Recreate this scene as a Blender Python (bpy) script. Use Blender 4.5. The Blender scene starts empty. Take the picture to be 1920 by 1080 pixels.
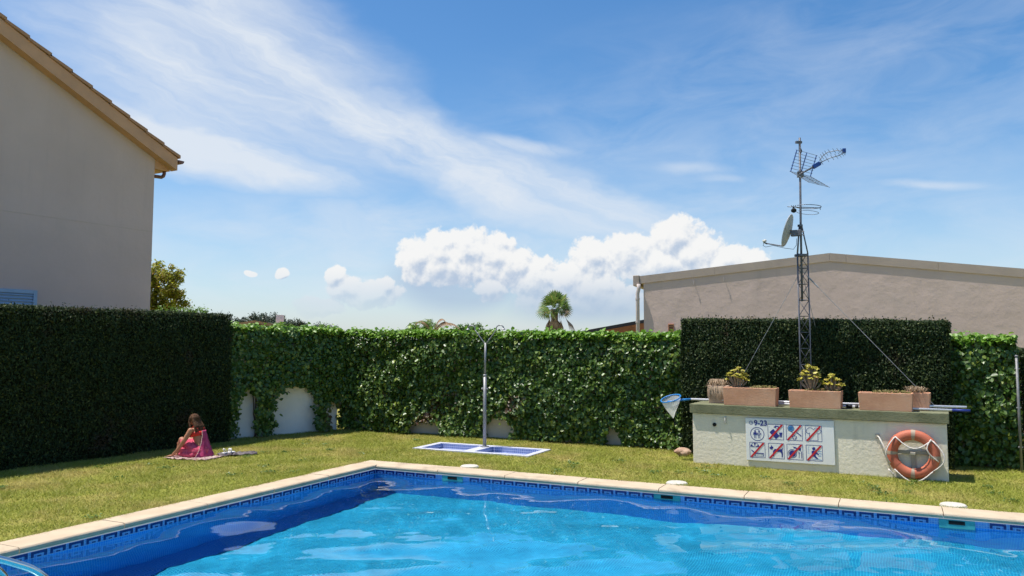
import bpy, bmesh, math, random
import numpy as np
from mathutils import Vector, Matrix

R = math.radians
rng = np.random.default_rng(7)
random.seed(7)
scene = bpy.context.scene
COL = scene.collection

# ------------------------------------------------------------------ camera
cam_d = bpy.data.cameras.new('camera')
cam = bpy.data.objects.new('camera', cam_d)
COL.objects.link(cam)
cam_d.sensor_width = 36.0
cam_d.lens = 36.0 * 1450.0 / 1920.0
cam_d.clip_start = 0.05
cam_d.clip_end = 4000.0
cam.location = (0, 0, 1.8)
cam.rotation_euler = (R(90) + math.atan((645 - 540) / 1450.0), 0, 0)
scene.camera = cam

# ------------------------------------------------------------------ exposure / render
scene.view_settings.view_transform = 'Standard'
scene.view_settings.look = 'None'
scene.view_settings.exposure = 0.55
scene.view_settings.gamma = 1.0
scene.render.engine = 'CYCLES'
cy = scene.cycles
cy.use_denoising = True
cy.denoiser = 'OPENIMAGEDENOISE'
cy.max_bounces = 8
cy.diffuse_bounces = 2
cy.glossy_bounces = 4
cy.transmission_bounces = 6
cy.transparent_max_bounces = 8
cy.caustics_reflective = False
cy.caustics_refractive = True
cy.sample_clamp_indirect = 4.0
cy.use_light_tree = False

# ------------------------------------------------------------------ node helper
class X:
    """a socket wrapper so shader maths can be written as expressions"""
    def __init__(s, nt, sock): s.nt, s.k = nt, sock
    def _m(s, op, a, b=None, c=None, clamp=False):
        n = s.nt.nodes.new('ShaderNodeMath'); n.operation = op; n.use_clamp = clamp
        for i, v in enumerate((a, b, c)):
            if v is None: continue
            if isinstance(v, X): s.nt.links.new(v.k, n.inputs[i])
            else: n.inputs[i].default_value = v
        return X(s.nt, n.outputs[0])
    def __add__(s, o): return s._m('ADD', s, o)
    __radd__ = __add__
    def __sub__(s, o): return s._m('SUBTRACT', s, o)
    def __rsub__(s, o): return s._m('SUBTRACT', o, s)
    def __mul__(s, o): return s._m('MULTIPLY', s, o)
    __rmul__ = __mul__
    def __truediv__(s, o): return s._m('DIVIDE', s, o)
    def max(s, o): return s._m('MAXIMUM', s, o)
    def min(s, o): return s._m('MINIMUM', s, o)
    def smax(s, o, k): return s._m('SMOOTH_MAX', s, o, k)
    def f(s, op, b=None): return s._m(op, s, b)
    def clamp(s): return s._m('ADD', s, 0.0, clamp=True)
    def sstep(s, a, b):
        n = s.nt.nodes.new('ShaderNodeMapRange'); n.interpolation_type = 'SMOOTHSTEP'
        s.nt.links.new(s.k, n.inputs[0]); n.inputs[1].default_value = a; n.inputs[2].default_value = b
        return X(s.nt, n.outputs[0])

def combine(nt, a, b, c=0.0):
    n = nt.nodes.new('ShaderNodeCombineXYZ')
    for i, v in enumerate((a, b, c)):
        if isinstance(v, X): nt.links.new(v.k, n.inputs[i])
        else: n.inputs[i].default_value = v
    return n.outputs[0]

def noise(nt, vec, scale, detail=4, rough=0.55, dist=0.0, dims='3D'):
    n = nt.nodes.new('ShaderNodeTexNoise'); n.noise_dimensions = dims
    if vec is not None: nt.links.new(vec, n.inputs['Vector'])
    n.inputs['Scale'].default_value = scale; n.inputs['Detail'].default_value = detail
    n.inputs['Roughness'].default_value = rough; n.inputs['Distortion'].default_value = dist
    return X(nt, n.outputs[0])

def mixc(nt, fac, a, b):
    n = nt.nodes.new('ShaderNodeMix'); n.data_type = 'RGBA'
    if isinstance(fac, X): nt.links.new(fac.k, n.inputs[0])
    else: n.inputs[0].default_value = fac
    for i, v in ((6, a), (7, b)):
        if hasattr(v, 'is_linked') or isinstance(v, bpy.types.NodeSocket): nt.links.new(v, n.inputs[i])
        else: n.inputs[i].default_value = (*v, 1)
    return n.outputs[2]

# ------------------------------------------------------------------ world: sky with clouds by direction
SUN_DX = 0.35                         # shadow length per metre of height, towards +X
sun_el = math.atan(1 / SUN_DX)
world = bpy.data.worlds.new('World'); scene.world = world
world.use_nodes = True
SKY = 0.12
def build_sky():
    nt = world.node_tree; nt.nodes.clear()
    out = nt.nodes.new('ShaderNodeOutputWorld'); bg = nt.nodes.new('ShaderNodeBackground')
    nt.links.new(bg.outputs[0], out.inputs[0]); bg.inputs[1].default_value = SKY
    sky = nt.nodes.new('ShaderNodeTexSky'); sky.sky_type = 'NISHITA'
    sky.sun_disc = False; sky.sun_elevation = sun_el; sky.sun_rotation = R(-90)
    sky.air_density = 1.0; sky.dust_density = 0.6; sky.ozone_density = 2.0; sky.altitude = 0
    tc = nt.nodes.new('ShaderNodeTexCoord')
    sp = nt.nodes.new('ShaderNodeSeparateXYZ'); nt.links.new(tc.outputs['Generated'], sp.inputs[0])
    x, y, z = (X(nt, sp.outputs[i]) for i in range(3))
    u = x.f('ARCTAN2', y); v = z.f('ARCSINE')
    P = combine(nt, u, v)

    wx = noise(nt, combine(nt, u * 2.2, v * 5.0, 1.3), 1.6, 5, 0.6); wy = noise(nt, combine(nt, u * 2.2, v * 5.0, 7.9), 1.6, 5, 0.6)
    us, vs = u + (wx - 0.5) * 0.20, v + (wy - 0.5) * 0.085
    def soft(cu, cv, ru, rv, rot):                 # soft elongated patch 0..1
        c, s = math.cos(rot), math.sin(rot)
        a = (us - cu) * (c / ru) + (vs - cv) * (s / ru)
        b = (vs - cv) * (c / rv) - (us - cu) * (s / rv)
        return (1.0 - (a * a + b * b).f('SQRT')).sstep(-0.0, 0.75)
    # --- high thin cloud: streaks drawn out along the wind
    ca, sa = math.cos(-0.36), math.sin(-0.36)
    al, ac = us * ca + vs * sa, vs * ca - us * sa
    n1 = noise(nt, combine(nt, al * 2.2, ac * 8.0), 1.5, 7, 0.62, 0.7)
    n3 = noise(nt, combine(nt, al * 3.0, ac * 34.0, 5.5), 1.7, 5, 0.62, 0.4)
    n2 = noise(nt, combine(nt, u * 3.0 + v * 2.2, v * 9.0 - u * 1.0, 3.7), 2.3, 6, 0.6, 0.5)
    m = soft(-0.36, 0.335, 0.32, 0.175, -0.42).max(soft(-0.12, 0.252, 0.44, 0.080, -0.35) * 1.05)
    m = m.max(soft(-0.36, 0.222, 0.25, 0.055, -0.22) * 1.05).max(soft(0.10, 0.178, 0.28, 0.048, -0.30) * 0.9).max(soft(-0.19, 0.140, 0.11, 0.035, -0.15) * 0.55)
    veil = soft(0.35, 0.27, 1.0, 0.22, 0.25) * 0.34
    low = soft(0.05, 0.10, 1.6, 0.11, 0.0) * 0.45
    cir = (m * ((n1 * 1.45 + n3 * 0.32) - 0.27).clamp() * 1.30).clamp()
    cir = cir.max(((n2 * 2.2 - 0.75).clamp() * (veil + low)).clamp())
    def wispy(cu, cv, ru, rv, rot):
        c, s = math.cos(rot), math.sin(rot)
        a = (u + (wx - .5) * .05 - cu) * (c / ru) + (v + (wy - .5) * .03 - cv) * (s / ru); b = (v + (wy - .5) * .03 - cv) * (c / rv) - (u - cu) * (s / rv)
        return (1.0 - (a * a + b * b).f('SQRT')).sstep(0.0, 0.9)
    wisp = (wispy(0.235, 0.216, 0.060, 0.010, -0.10) + wispy(0.265, 0.203, 0.04, 0.006, -0.08) + wispy(0.50, 0.182, 0.08, 0.008, -0.13) + wispy(0.02, 0.255, 0.09, 0.012, -0.2)) * (n1 * 1.8 - 0.25).clamp() * 0.6
    cir = (cir * 0.92 + wisp).clamp()
    # --- cumulus: heaps of puffs
    blobs = [(-0.122, 0.108, .030, .032), (-0.095, 0.116, .034, .034), (-0.055, 0.118, .036, .036), (-0.022, 0.112, .032, .036), (-0.085, 0.098, .060, .026), (0.0, 0.098, .034, .032),
             (0.032, 0.084, .038, .032), (0.068, 0.076, .042, .034), (0.105, 0.066, .044, .033), (0.138, 0.052, .036, .026), (0.07, 0.052, .07, .022),
             (-0.028, 0.070, .026, .018), (0.205, 0.085, .04, .016),
             (0.105, 0.112, .034, .026), (0.150, 0.114, .046, .034), (0.208, 0.128, .036, .038), (0.228, 0.110, .044, .038), (0.195, 0.100, .075, .030), (0.275, 0.102, .034, .027), (0.307, 0.098, .028, .022),
             (-0.225, 0.084, .012, .018), (-0.212, 0.070, .026, .018), (-0.180, 0.063, .046, .020), (-0.163, 0.075, .015, .016), (-0.245, 0.046, .034, .014), (-0.290, 0.088, .010, .008), (-0.325, 0.086, .008, .004)]
    def field(du, dv):
        uu, vv = u + du, v + dv
        pv = combine(nt, uu, vv)
        w1 = noise(nt, pv, 22.0, 2, 0.5); w2 = noise(nt, combine(nt, vv, uu, 4.0), 22.0, 2, 0.5)
        uu = ((uu + 0.58) / 1.257).f('FRACT') * 1.257 - 0.58
        uw, vw = uu + (w1 - 0.5) * 0.020, vv + (w2 - 0.5) * 0.014
        acc = None
        pw = combine(nt, uw, vw)
        for cu, cv, ru, rv in blobs:
            mp = nt.nodes.new('ShaderNodeVectorMath'); mp.operation = 'MULTIPLY_ADD'
            nt.links.new(pw, mp.inputs[0]); mp.inputs[1].default_value = (1 / ru, 1 / rv, 0); mp.inputs[2].default_value = (-cu / ru, -cv / rv, 0)
            ln = nt.nodes.new('ShaderNodeVectorMath'); ln.operation = 'LENGTH'; nt.links.new(mp.outputs[0], ln.inputs[0])
            d = X(nt, ln.outputs['Value'])
            acc = d if acc is None else acc.min(d)
        vo = nt.nodes.new('ShaderNodeTexVoronoi'); vo.feature = 'SMOOTH_F1'; vo.normalize = True
        nt.links.new(pw, vo.inputs['Vector']); vo.inputs['Scale'].default_value = 56
        vo.inputs['Detail'].default_value = 3.0; vo.inputs['Roughness'].default_value = 0.58; vo.inputs['Smoothness'].default_value = 0.35
        puff = 1.0 - X(nt, vo.outputs['Distance']) * 1.6
        fb = noise(nt, pv, 70, 5, 0.6)
        return (1.0 - acc) + (puff - 0.45) * 0.80 + (fb - 0.5) * 0.55
    F0 = field(0, 0); F1 = field(-0.0030, 0.0085)
    cover = F0.sstep(0.0, 0.25)
    lit = ((F0 - F1) * 1.05 + 0.60 - (F0 - 0.60).max(0.0) * 0.55).clamp()
    hz = v.sstep(0.020, 0.105)                       # low down the heaps sink into bright haze
    sunlit = (5.35, 5.32, 5.25); shade = (2.75, 3.3, 4.15)
    ccol = mixc(nt, lit.sstep(0.05, 0.80), shade, sunlit)
    ccol = mixc(nt, hz * 0.78 + 0.22, (2.45, 3.05, 4.05), ccol)
    cover = cover * 0.95 * v.sstep(0.0, 0.085) * (hz * 0.55 + 0.45)
    hsv = nt.nodes.new('ShaderNodeHueSaturation'); hsv.inputs['Saturation'].default_value = 1.30; hsv.inputs['Value'].default_value = 0.88
    nt.links.new(sky.outputs[0], hsv.inputs['Color'])
    base = hsv.outputs[0]
    base = mixc(nt, (1.0 - v.sstep(-0.02, 0.30)) * 0.50, base, (2.9, 3.6, 4.7))
    c1 = mixc(nt, cir, base, (4.3, 4.65, 5.1))
    body = ((1.0 - (((u + 0.065) / 0.12) * ((u + 0.065) / 0.12) + ((v - 0.080) / 0.055) * ((v - 0.080) / 0.055)).f('SQRT')).sstep(0.0, 0.6) * 0.65).max(
            (1.0 - (((u - 0.10) / 0.17) * ((u - 0.10) / 0.17) + ((v - 0.058) / 0.045) * ((v - 0.058) / 0.045)).f('SQRT')).sstep(0.0, 0.7) * 0.6)
    c1b = mixc(nt, body * (n2 * 0.8 + 0.6), c1, (2.1, 2.8, 3.9))
    c2 = mixc(nt, cover, c1b, ccol)
    nt.links.new(c1, bg.inputs[0])
    bg2 = nt.nodes.new('ShaderNodeBackground'); bg2.inputs[1].default_value = SKY; nt.links.new(c2, bg2.inputs[0])
    ms = nt.nodes.new('ShaderNodeMixShader')       # heap clouds only stand near the horizon
    gate = v.f('GREATER_THAN', -0.004) * v.f('LESS_THAN', 0.20)
    nt.links.new(gate.k, ms.inputs[0]); nt.links.new(bg.outputs[0], ms.inputs[1]); nt.links.new(bg2.outputs[0], ms.inputs[2]); nt.links.new(ms.outputs[0], out.inputs[0])
build_sky()
world.cycles.sampling_method = 'MANUAL'; world.cycles.sample_map_resolution = 256

# ------------------------------------------------------------------ sun
sd = bpy.data.lights.new('sun', 'SUN'); sun = bpy.data.objects.new('sun', sd); COL.objects.link(sun)
sd.energy = 4.2; sd.angle = R(0.53); sd.color = (1.0, 0.955, 0.88)
sun.rotation_euler = (0, -math.atan(SUN_DX), 0); sun.location = (-8, 4, 25)
sd.cycles.is_caustics_light = True

# ------------------------------------------------------------------ materials
MATS = {}
def mat(name, col, rough=0.8, var=0.15, scale=4.0, bump=0.0, bscale=60.0, spec=0.35, metal=0.0, col2=None, stain=None, sscale=1.2, detail=5, coord='Object', streak=0.0):
    if name in MATS: return MATS[name]
    m = bpy.data.materials.new(name); m.use_nodes = True
    nt = m.node_tree; b = nt.nodes['Principled BSDF']
    tc = nt.nodes.new('ShaderNodeTexCoord'); vec = tc.outputs[coord]
    c2 = col2 if col2 else tuple(min(1, c * (1 + var)) for c in col)
    c1 = col if col2 else tuple(c * (1 - var) for c in col)
    n = noise(nt, vec, scale, detail, 0.6)
    c = mixc(nt, n.sstep(0.28, 0.72), c1, c2)
    if stain:
        s = noise(nt, vec, sscale, 6, 0.65, 0.6)
        c = mixc(nt, s.sstep(0.52, 0.75) * stain[3], c, stain[:3])
    if streak:                                   # rain streaks and grime run down the face
        mp = nt.nodes.new('ShaderNodeVectorMath'); mp.operation = 'MULTIPLY'; nt.links.new(vec, mp.inputs[0]); mp.inputs[1].default_value = (1, 1, 0.07)
        k1 = noise(nt, mp.outputs[0], 5.0, 5, 0.65); k2 = noise(nt, vec, 0.5, 3, 0.5)
        c = mixc(nt, k1.sstep(0.50, 0.78) * k2.sstep(0.35, 0.65) * streak, c, tuple(q * 0.62 for q in col))
    nt.links.new(c, b.inputs['Base Color'])
    b.inputs['Roughness'].default_value = rough; b.inputs['Metallic'].default_value = metal
    b.inputs['Specular IOR Level'].default_value = spec
    if bump:
        bn = noise(nt, vec, bscale, 4, 0.6)
        bp = nt.nodes.new('ShaderNodeBump'); bp.inputs['Strength'].default_value = bump; bp.inputs['Distance'].default_value = 0.02
        nt.links.new(bn.k, bp.inputs['Height']); nt.links.new(bp.outputs[0], b.inputs['Normal'])
    MATS[name] = m
    return m

def leafmat(name, ca, cb, cc=None, rough=0.45, spec=0.45, trans=0.25, patch=None, pscale=1.2, plo=0.55, phi=0.68):
    """leaves: every leaf takes its own tone; patches of another tone where asked"""
    if name in MATS: return MATS[name]
    m = bpy.data.materials.new(name); m.use_nodes = True
    nt = m.node_tree; b = nt.nodes['Principled BSDF']; out = nt.nodes['Material Output']
    g = nt.nodes.new('ShaderNodeNewGeometry'); r = X(nt, g.outputs['Random Per Island'])
    tc = nt.nodes.new('ShaderNodeTexCoord')
    c = mixc(nt, r, ca, cb)
    if cc is not None: c = mixc(nt, (r * 7.31).f('FRACT').sstep(0.80, 0.98), c, cc)
    if patch is not None:
        pn = noise(nt, tc.outputs['Object'], pscale, 4, 0.6)
        c = mixc(nt, (pn + (r * 3.7).f('FRACT') * 0.14 - 0.07).sstep(plo, phi), c, patch)
    nt.links.new(c, b.inputs['Base Color'])
    b.inputs['Roughness'].default_value = rough; b.inputs['Specular IOR Level'].default_value = spec
    t = nt.nodes.new('ShaderNodeBsdfTranslucent'); nt.links.new(c, t.inputs[0])
    mx = nt.nodes.new('ShaderNodeMixShader'); mx.inputs[0].default_value = trans
    nt.links.new(b.outputs[0], mx.inputs[1]); nt.links.new(t.outputs[0], mx.inputs[2]); nt.links.new(mx.outputs[0], out.inputs[0])
    MATS[name] = m
    return m

def mosaic(name, tile, tile2, grout, size=0.025, rough=0.25, mort=0.14):
    if name in MATS: return MATS[name]
    m = bpy.data.materials.new(name); m.use_nodes = True
    nt = m.node_tree; b = nt.nodes['Principled BSDF']
    uv = nt.nodes.new('ShaderNodeUVMap'); uv.uv_map = 'UVMap'
    br = nt.nodes.new('ShaderNodeTexBrick'); br.offset = 0; br.squash = 1
    nt.links.new(uv.outputs[0], br.inputs['Vector'])
    br.inputs['Color1'].default_value = (*tile, 1); br.inputs['Color2'].default_value = (*tile2, 1); br.inputs['Mortar'].default_value = (*grout, 1)
    br.inputs['Scale'].default_value = 1.0; br.inputs['Mortar Size'].default_value = size * mort; br.inputs['Mortar Smooth'].default_value = 0.1
    br.inputs['Brick Width'].default_value = size; br.inputs['Row Height'].default_value = size
    nt.links.new(br.outputs['Color'], b.inputs['Base Color'])
    b.inputs['Roughness'].default_value = rough
    MATS[name] = m
    return m

def glass_water():
    m = bpy.data.materials.new('pool_water'); m.use_nodes = True
    nt = m.node_tree; out = nt.nodes['Material Output']; nt.nodes.remove(nt.nodes['Principled BSDF'])
    g = nt.nodes.new('ShaderNodeBsdfGlass'); g.inputs['Color'].default_value = (0.86, 0.98, 1.0, 1)
    g.inputs['IOR'].default_value = 1.333; g.inputs['Roughness'].default_value = 0.0
    nt.links.new(g.outputs[0], out.inputs[0])
    return m

# ------------------------------------------------------------------ mesh builder
class MB:
    def __init__(s): s.v, s.f, s.mi, s.uv = [], [], [], {}
    def add(s, vs, fs, mi=0):
        o = len(s.v); s.v += [tuple(p) for p in vs]
        for f in fs: s.f.append(tuple(i + o for i in f)); s.mi.append(mi)
        return s
    def box(s, x0, x1, y0, y1, z0, z1, mi=0, M=None):
        vs = [Vector(p) for p in ((x0, y0, z0), (x1, y0, z0), (x1, y1, z0), (x0, y1, z0), (x0, y0, z1), (x1, y0, z1), (x1, y1, z1), (x0, y1, z1))]
        if M is not None: vs = [M @ p for p in vs]
        return s.add(vs, [(0, 3, 2, 1), (4, 5, 6, 7), (0, 1, 5, 4), (1, 2, 6, 5), (2, 3, 7, 6), (3, 0, 4, 7)], mi)
    def prism(s, poly, y0, y1, mi=0):
        """polygon in x,z (counter-clockwise seen from -y) drawn out along y"""
        n = len(poly)
        vs = [(p[0], y0, p[1]) for p in poly] + [(p[0], y1, p[1]) for p in poly]
        fs = [tuple(range(n)), tuple(range(2 * n - 1, n - 1, -1))]
        fs += [(i, i + n, (i + 1) % n + n, (i + 1) % n) for i in range(n)]
        return s.add(vs, fs, mi)
    def tube(s, pts, rad, n=8, mi=0, cap=True, flat=(1, 1)):
        pts = [Vector(p) for p in pts]; k = len(pts)
        rad = [rad] * k if isinstance(rad, (int, float)) else rad
        o = len(s.v); prev = None; rings = []
        for i, p in enumerate(pts):
            t = (pts[min(i + 1, k - 1)] - pts[max(i - 1, 0)]).normalized()
            if prev is None:
                a = Vector((0, 0, 1)) if abs(t.z) < 0.9 else Vector((1, 0, 0)); e = t.cross(a).normalized()
            else:
                e = (prev - t * prev.dot(t)); e = e.normalized() if e.length > 1e-6 else t.orthogonal().normalized()
            prev = e; w = t.cross(e)
            rings.append([p + (e * (math.cos(2 * math.pi * j / n) * flat[0]) + w * (math.sin(2 * math.pi * j / n) * flat[1])) * rad[i] for j in range(n)])
        for r in rings: s.v += [tuple(q) for q in r]
        for i in range(k - 1):
            for j in range(n):
                s.f.append((o + i * n + j, o + i * n + (j + 1) % n, o + (i + 1) * n + (j + 1) % n, o + (i + 1) * n + j)); s.mi.append(mi)
        if cap:
            s.f.append(tuple(o + j for j in range(n))[::-1]); s.mi.append(mi)
            s.f.append(tuple(o + (k - 1) * n + j for j in range(n))); s.mi.append(mi)
        return s
    def lathe(s, prof, n=24, c=(0, 0, 0), mi=0):
        o = len(s.v); k = len(prof)
        for r, z in prof:
            for j in range(n):
                a = 2 * math.pi * j / n; s.v.append((c[0] + r * math.cos(a), c[1] + r * math.sin(a), c[2] + z))
        for i in range(k - 1):
            for j in range(n):
                s.f.append((o + i * n + j, o + i * n + (j + 1) % n, o + (i + 1) * n + (j + 1) % n, o + (i + 1) * n + j)); s.mi.append(mi)
        s.f.append(tuple(o + j for j in range(n))[::-1]); s.mi.append(mi)
        s.f.append(tuple(o + (k - 1) * n + j for j in range(n))); s.mi.append(mi)
        return s
    def sphere(s, c, r, n=12, m=8, sc=(1, 1, 1), M=None, mi=0):
        vs = []; fs = []
        for i in range(m + 1):
            th = math.pi * i / m
            for j in range(n):
                a = 2 * math.pi * j / n
                p = Vector((math.sin(th) * math.cos(a) * sc[0], math.sin(th) * math.sin(a) * sc[1], math.cos(th) * sc[2])) * r
                if M is not None: p = M @ p
                vs.append(Vector(c) + p)
        for i in range(m):
            for j in range(n): fs.append((i * n + j, (i + 1) * n + j, (i + 1) * n + (j + 1) % n, i * n + (j + 1) % n))
        return s.add(vs, fs, mi)
    def mesh(s, name, mats, smooth=False):
        me = bpy.data.meshes.new(name); me.from_pydata(s.v, [], s.f)
        for m in (mats if isinstance(mats, (list, tuple)) else [mats]): me.materials.append(m)
        me.polygons.foreach_set('material_index', s.mi)
        if smooth: me.polygons.foreach_set('use_smooth', [True] * len(me.polygons))
        me.validate(); me.update()
        return me
    def build(s, name, mats, parent=None, smooth=False, bevel=0.0, segs=2, **tg):
        return link(name, s.mesh(name, mats, smooth), parent, bevel, segs, **tg)

def link(name, me, parent=None, bevel=0.0, segs=2, loc=None, rz=None, **tg):
    o = bpy.data.objects.new(name, me); COL.objects.link(o)
    if parent is not None: o.parent = parent
    if loc is not None: o.location = loc
    if rz is not None: o.rotation_euler.z = rz
    if bevel:
        b = o.modifiers.new('bevel', 'BEVEL'); b.width = bevel; b.segments = segs; b.limit_method = 'ANGLE'; b.angle_limit = R(40)
    for k, v in tg.items(): o[{'cat': 'category'}.get(k, k)] = v
    return o

def thing(name, label, cat, loc=(0, 0, 0), rz=0.0, group=None):
    o = bpy.data.objects.new(name, None); COL.objects.link(o)
    o.location = loc; o.rotation_euler.z = rz; o.empty_display_size = 0.2
    o['label'] = label; o['category'] = cat
    if group: o['group'] = group
    return o

def np_mesh(name, V, faces_per, k, mats, smooth=False, nmats=None):
    """V: (N,k,3) copies of one small shape whose faces are faces_per"""
    N = V.shape[0]
    me = bpy.data.meshes.new(name)
    me.vertices.add(N * k); me.vertices.foreach_set('co', np.ascontiguousarray(V, dtype=np.float32).reshape(-1))
    loops = np.concatenate([np.array(f) for f in faces_per]); sizes = np.array([len(f) for f in faces_per])
    L = (loops[None, :] + (np.arange(N) * k)[:, None]).reshape(-1)
    starts1 = np.concatenate([[0], np.cumsum(sizes)[:-1]])
    starts = (starts1[None, :] + (np.arange(N) * sizes.sum())[:, None]).reshape(-1)
    me.loops.add(len(L)); me.loops.foreach_set('vertex_index', L.astype(np.int32))
    me.polygons.add(len(starts)); me.polygons.foreach_set('loop_start', starts.astype(np.int32))
    me.polygons.foreach_set('loop_total', np.tile(sizes, N).astype(np.int32))
    me.update(calc_edges=True); me.validate()
    for m in (mats if isinstance(mats, (list, tuple)) else [mats]): me.materials.append(m)
    if smooth: me.polygons.foreach_set('use_smooth', [True] * len(me.polygons))
    return me

LEAF6 = (np.array([(0, 0, 0), (-.46, .25, .10), (-.34, .72, .09), (0, 1, -.06), (.34, .72, .09), (.46, .25, .10)]), [(0, 3, 2, 1), (0, 5, 4, 3)])
LEAF4 = (np.array([(0, 0, 0), (-.5, .45, .05), (0, 1, 0), (.5, .45, .05)]), [(0, 3, 2, 1)])
BLADE = (np.array([(-.5, 0, 0), (.5, 0, 0), (0, 1, 0)]), [(0, 1, 2)])
def unit(a): return a / np.maximum(np.linalg.norm(a, axis=1, keepdims=True), 1e-9)
def leaves(name, pos, nrm, size, mats, shape=LEAF6, width=1.0, updir=(0, 0, -1), jit=0.6, sizevar=0.35):
    """leaf-sized faces at pos, facing nrm with jitter, tips leaning towards updir"""
    N = len(pos)
    Z = unit(nrm + rng.normal(0, jit, (N, 3)))
    Yd = np.array(updir)[None, :] + rng.normal(0, 0.7, (N, 3))
    Yd = unit(Yd - Z * (Yd * Z).sum(1, keepdims=True)); Xd = np.cross(Yd, Z)
    sz = (size * (1 + rng.uniform(-sizevar, sizevar, N)))[:, None, None]
    T = shape[0]
    V = pos[:, None, :] + sz * (T[None, :, 0:1] * width * Xd[:, None, :] + (T[None, :, 1:2] - .5) * Yd[:, None, :] + T[None, :, 2:3] * Z[:, None, :])
    return np_mesh(name, V, shape[1], len(T), mats)

def wav(a, b, seed):
    r = np.random.default_rng(seed); t = np.zeros_like(a)
    for k in range(7):
        f = r.uniform(.8, 6.0); g = r.uniform(.8, 6.0); t += np.sin(a * f + r.uniform(0, 6.28)) * np.sin(b * g + r.uniform(0, 6.28)) / (0.6 + 0.25 * (f + g))
    return t

# =================================================================== THE SETTING
POOL_O, POOL_A = (-2.167, 12.007), R(-26.3)
ME1 = np.array([math.cos(POOL_A), math.sin(POOL_A)]); ME2 = np.array([-math.sin(POOL_A), math.cos(POOL_A)])
def fr(s, t, z=0.0):
    p = np.array(POOL_O) + ME1 * s + ME2 * t
    return (float(p[0]), float(p[1]), z)
def poolobj(o):
    o.location = (*POOL_O, 0); o.rotation_euler.z = POOL_A; return o

# soil and turf under the blades
def lawn_mat():
    m = bpy.data.materials.new('turf_ground'); m.use_nodes = True; nt = m.node_tree; b = nt.nodes['Principled BSDF']
    tc = nt.nodes.new('ShaderNodeTexCoord'); v = tc.outputs['Object']
    a = noise(nt, v, 0.9, 6, 0.65); f = noise(nt, v, 40, 3, 0.7)
    c = mixc(nt, a.sstep(.35, .68), (0.24, 0.25, 0.042), (0.36, 0.30, 0.09))
    c = mixc(nt, f.sstep(.35, .7) * 0.5, c, (0.13, 0.14, 0.024))
    nt.links.new(c, b.inputs['Base Color']); b.inputs['Roughness'].default_value = 0.95; b.inputs['Specular IOR Level'].default_value = 0.1
    return m
PS0, PS1, PT0, PT1 = 0.335, 12.80, -7.40, -0.335           # inner faces of the pool
TS0, TS1, TT0, TT1 = -0.22, 1.98, 1.48, 2.38               # shower tray
def ground():
    sl = [-900, TS0 + .04, PS0 - .1, TS1 - .04, PS1 + .1, 900]; tl = [-900, PT0 - .1, PT1 + .1, TT0 + .04, TT1 - .04, 900]
    mb = MB()
    idx = {}
    for i, s in enumerate(sl):
        for j, t in enumerate(tl): idx[i, j] = len(mb.v); mb.v.append((s, t, 0))
    for i in range(5):
        for j in range(5):
            cs, ct = (sl[i] + sl[i + 1]) / 2, (tl[j] + tl[j + 1]) / 2
            if PS0 - .1 < cs < PS1 + .1 and PT0 - .1 < ct < PT1 + .1: continue
            if TS0 < cs < TS1 and TT0 < ct < TT1: continue
            mb.f.append((idx[i, j], idx[i + 1, j], idx[i + 1, j + 1], idx[i, j + 1])); mb.mi.append(0)
    poolobj(mb.build('ground', lawn_mat(), kind='structure', label='clipped yellow green lawn around the swimming pool'))
ground()

# ---- pool basin
def uvquad(name, quads, m, parent=None, **tg):
    """quads: (corner, edge_a, edge_b) with metric UVs"""
    me = bpy.data.meshes.new(name); vs = []; fs = []; uvs = []
    for c, a, b in quads:
        c, a, b = Vector(c), Vector(a), Vector(b); o = len(vs)
        vs += [c, c + a, c + a + b, c + b]; fs.append((o, o + 1, o + 2, o + 3))
        uvs += [(0, 0), (a.length, 0), (a.length, b.length), (0, b.length)]
    me.from_pydata([tuple(v) for v in vs], [], fs)
    ul = me.uv_layers.new(name='UVMap')
    for i, q in enumerate(uvs): ul.data[i].uv = q
    me.materials.append(m); me.update()
    return link(name, me, parent, **tg)
ZW, ZF = -0.100, -1.30                                       # water level, pool floor
m_floor = mosaic('pool_floor_mosaic', (0.005, 0.150, 0.31), (0.008, 0.19, 0.37), (0.03, 0.30, 0.47))
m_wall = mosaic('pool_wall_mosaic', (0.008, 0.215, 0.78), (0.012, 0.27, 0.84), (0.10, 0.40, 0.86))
m_band = mosaic('pool_band_mosaic', (0.09, 0.24, 0.64), (0.14, 0.31, 0.70), (0.26, 0.44, 0.72))
m_key = mat('key_tile_glaze', (0.006, 0.020, 0.17), 0.15, 0.3, 60, spec=0.5)
m_skim = mat('skimmer_plastic', (0.06, 0.36, 0.36), 0.4, 0.1, 8)
m_dark = mat('dark_opening', (0.01, 0.012, 0.012), 0.9, 0.2)
W_, T_ = PS1 - PS0, PT1 - PT0
pool = bpy.data.objects.new('pool_basin', None); COL.objects.link(pool); poolobj(pool); pool['kind'] = 'structure'; pool['label'] = 'rectangular swimming pool lined with blue mosaic'
pf = uvquad('pool_floor', [((PS0, PT0, ZF - .05), (7.2, 0, .46), (0, T_, 0)), ((PS0 + 7.2, PT0, ZF + .41), (W_ - 7.2, 0, .06), (0, T_, 0))], m_floor, pool)
pw = uvquad('pool_wall', [((PS1, PT1, ZF - .1), (-W_, 0, 0), (0, 0, 1.36)), ((PS0, PT1, ZF - .1), (0, -T_, 0), (0, 0, 1.36)),
                          ((PS0, PT0, ZF - .1), (W_, 0, 0), (0, 0, 1.36)), ((PS1, PT0, ZF - .1), (0, T_, 0), (0, 0, 1.36))], m_wall, pool)
pc = uvquad('floor_shade_strip', [((PS0, PT1, ZF + .06), (0, -T_, 0), (.36, 0, -.082))], m_wall, pool)  # added sloped strip: wall blue stands in for shade on the floor
for f in (pf, pw, pc): f.cycles.is_caustics_receiver = True
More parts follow.
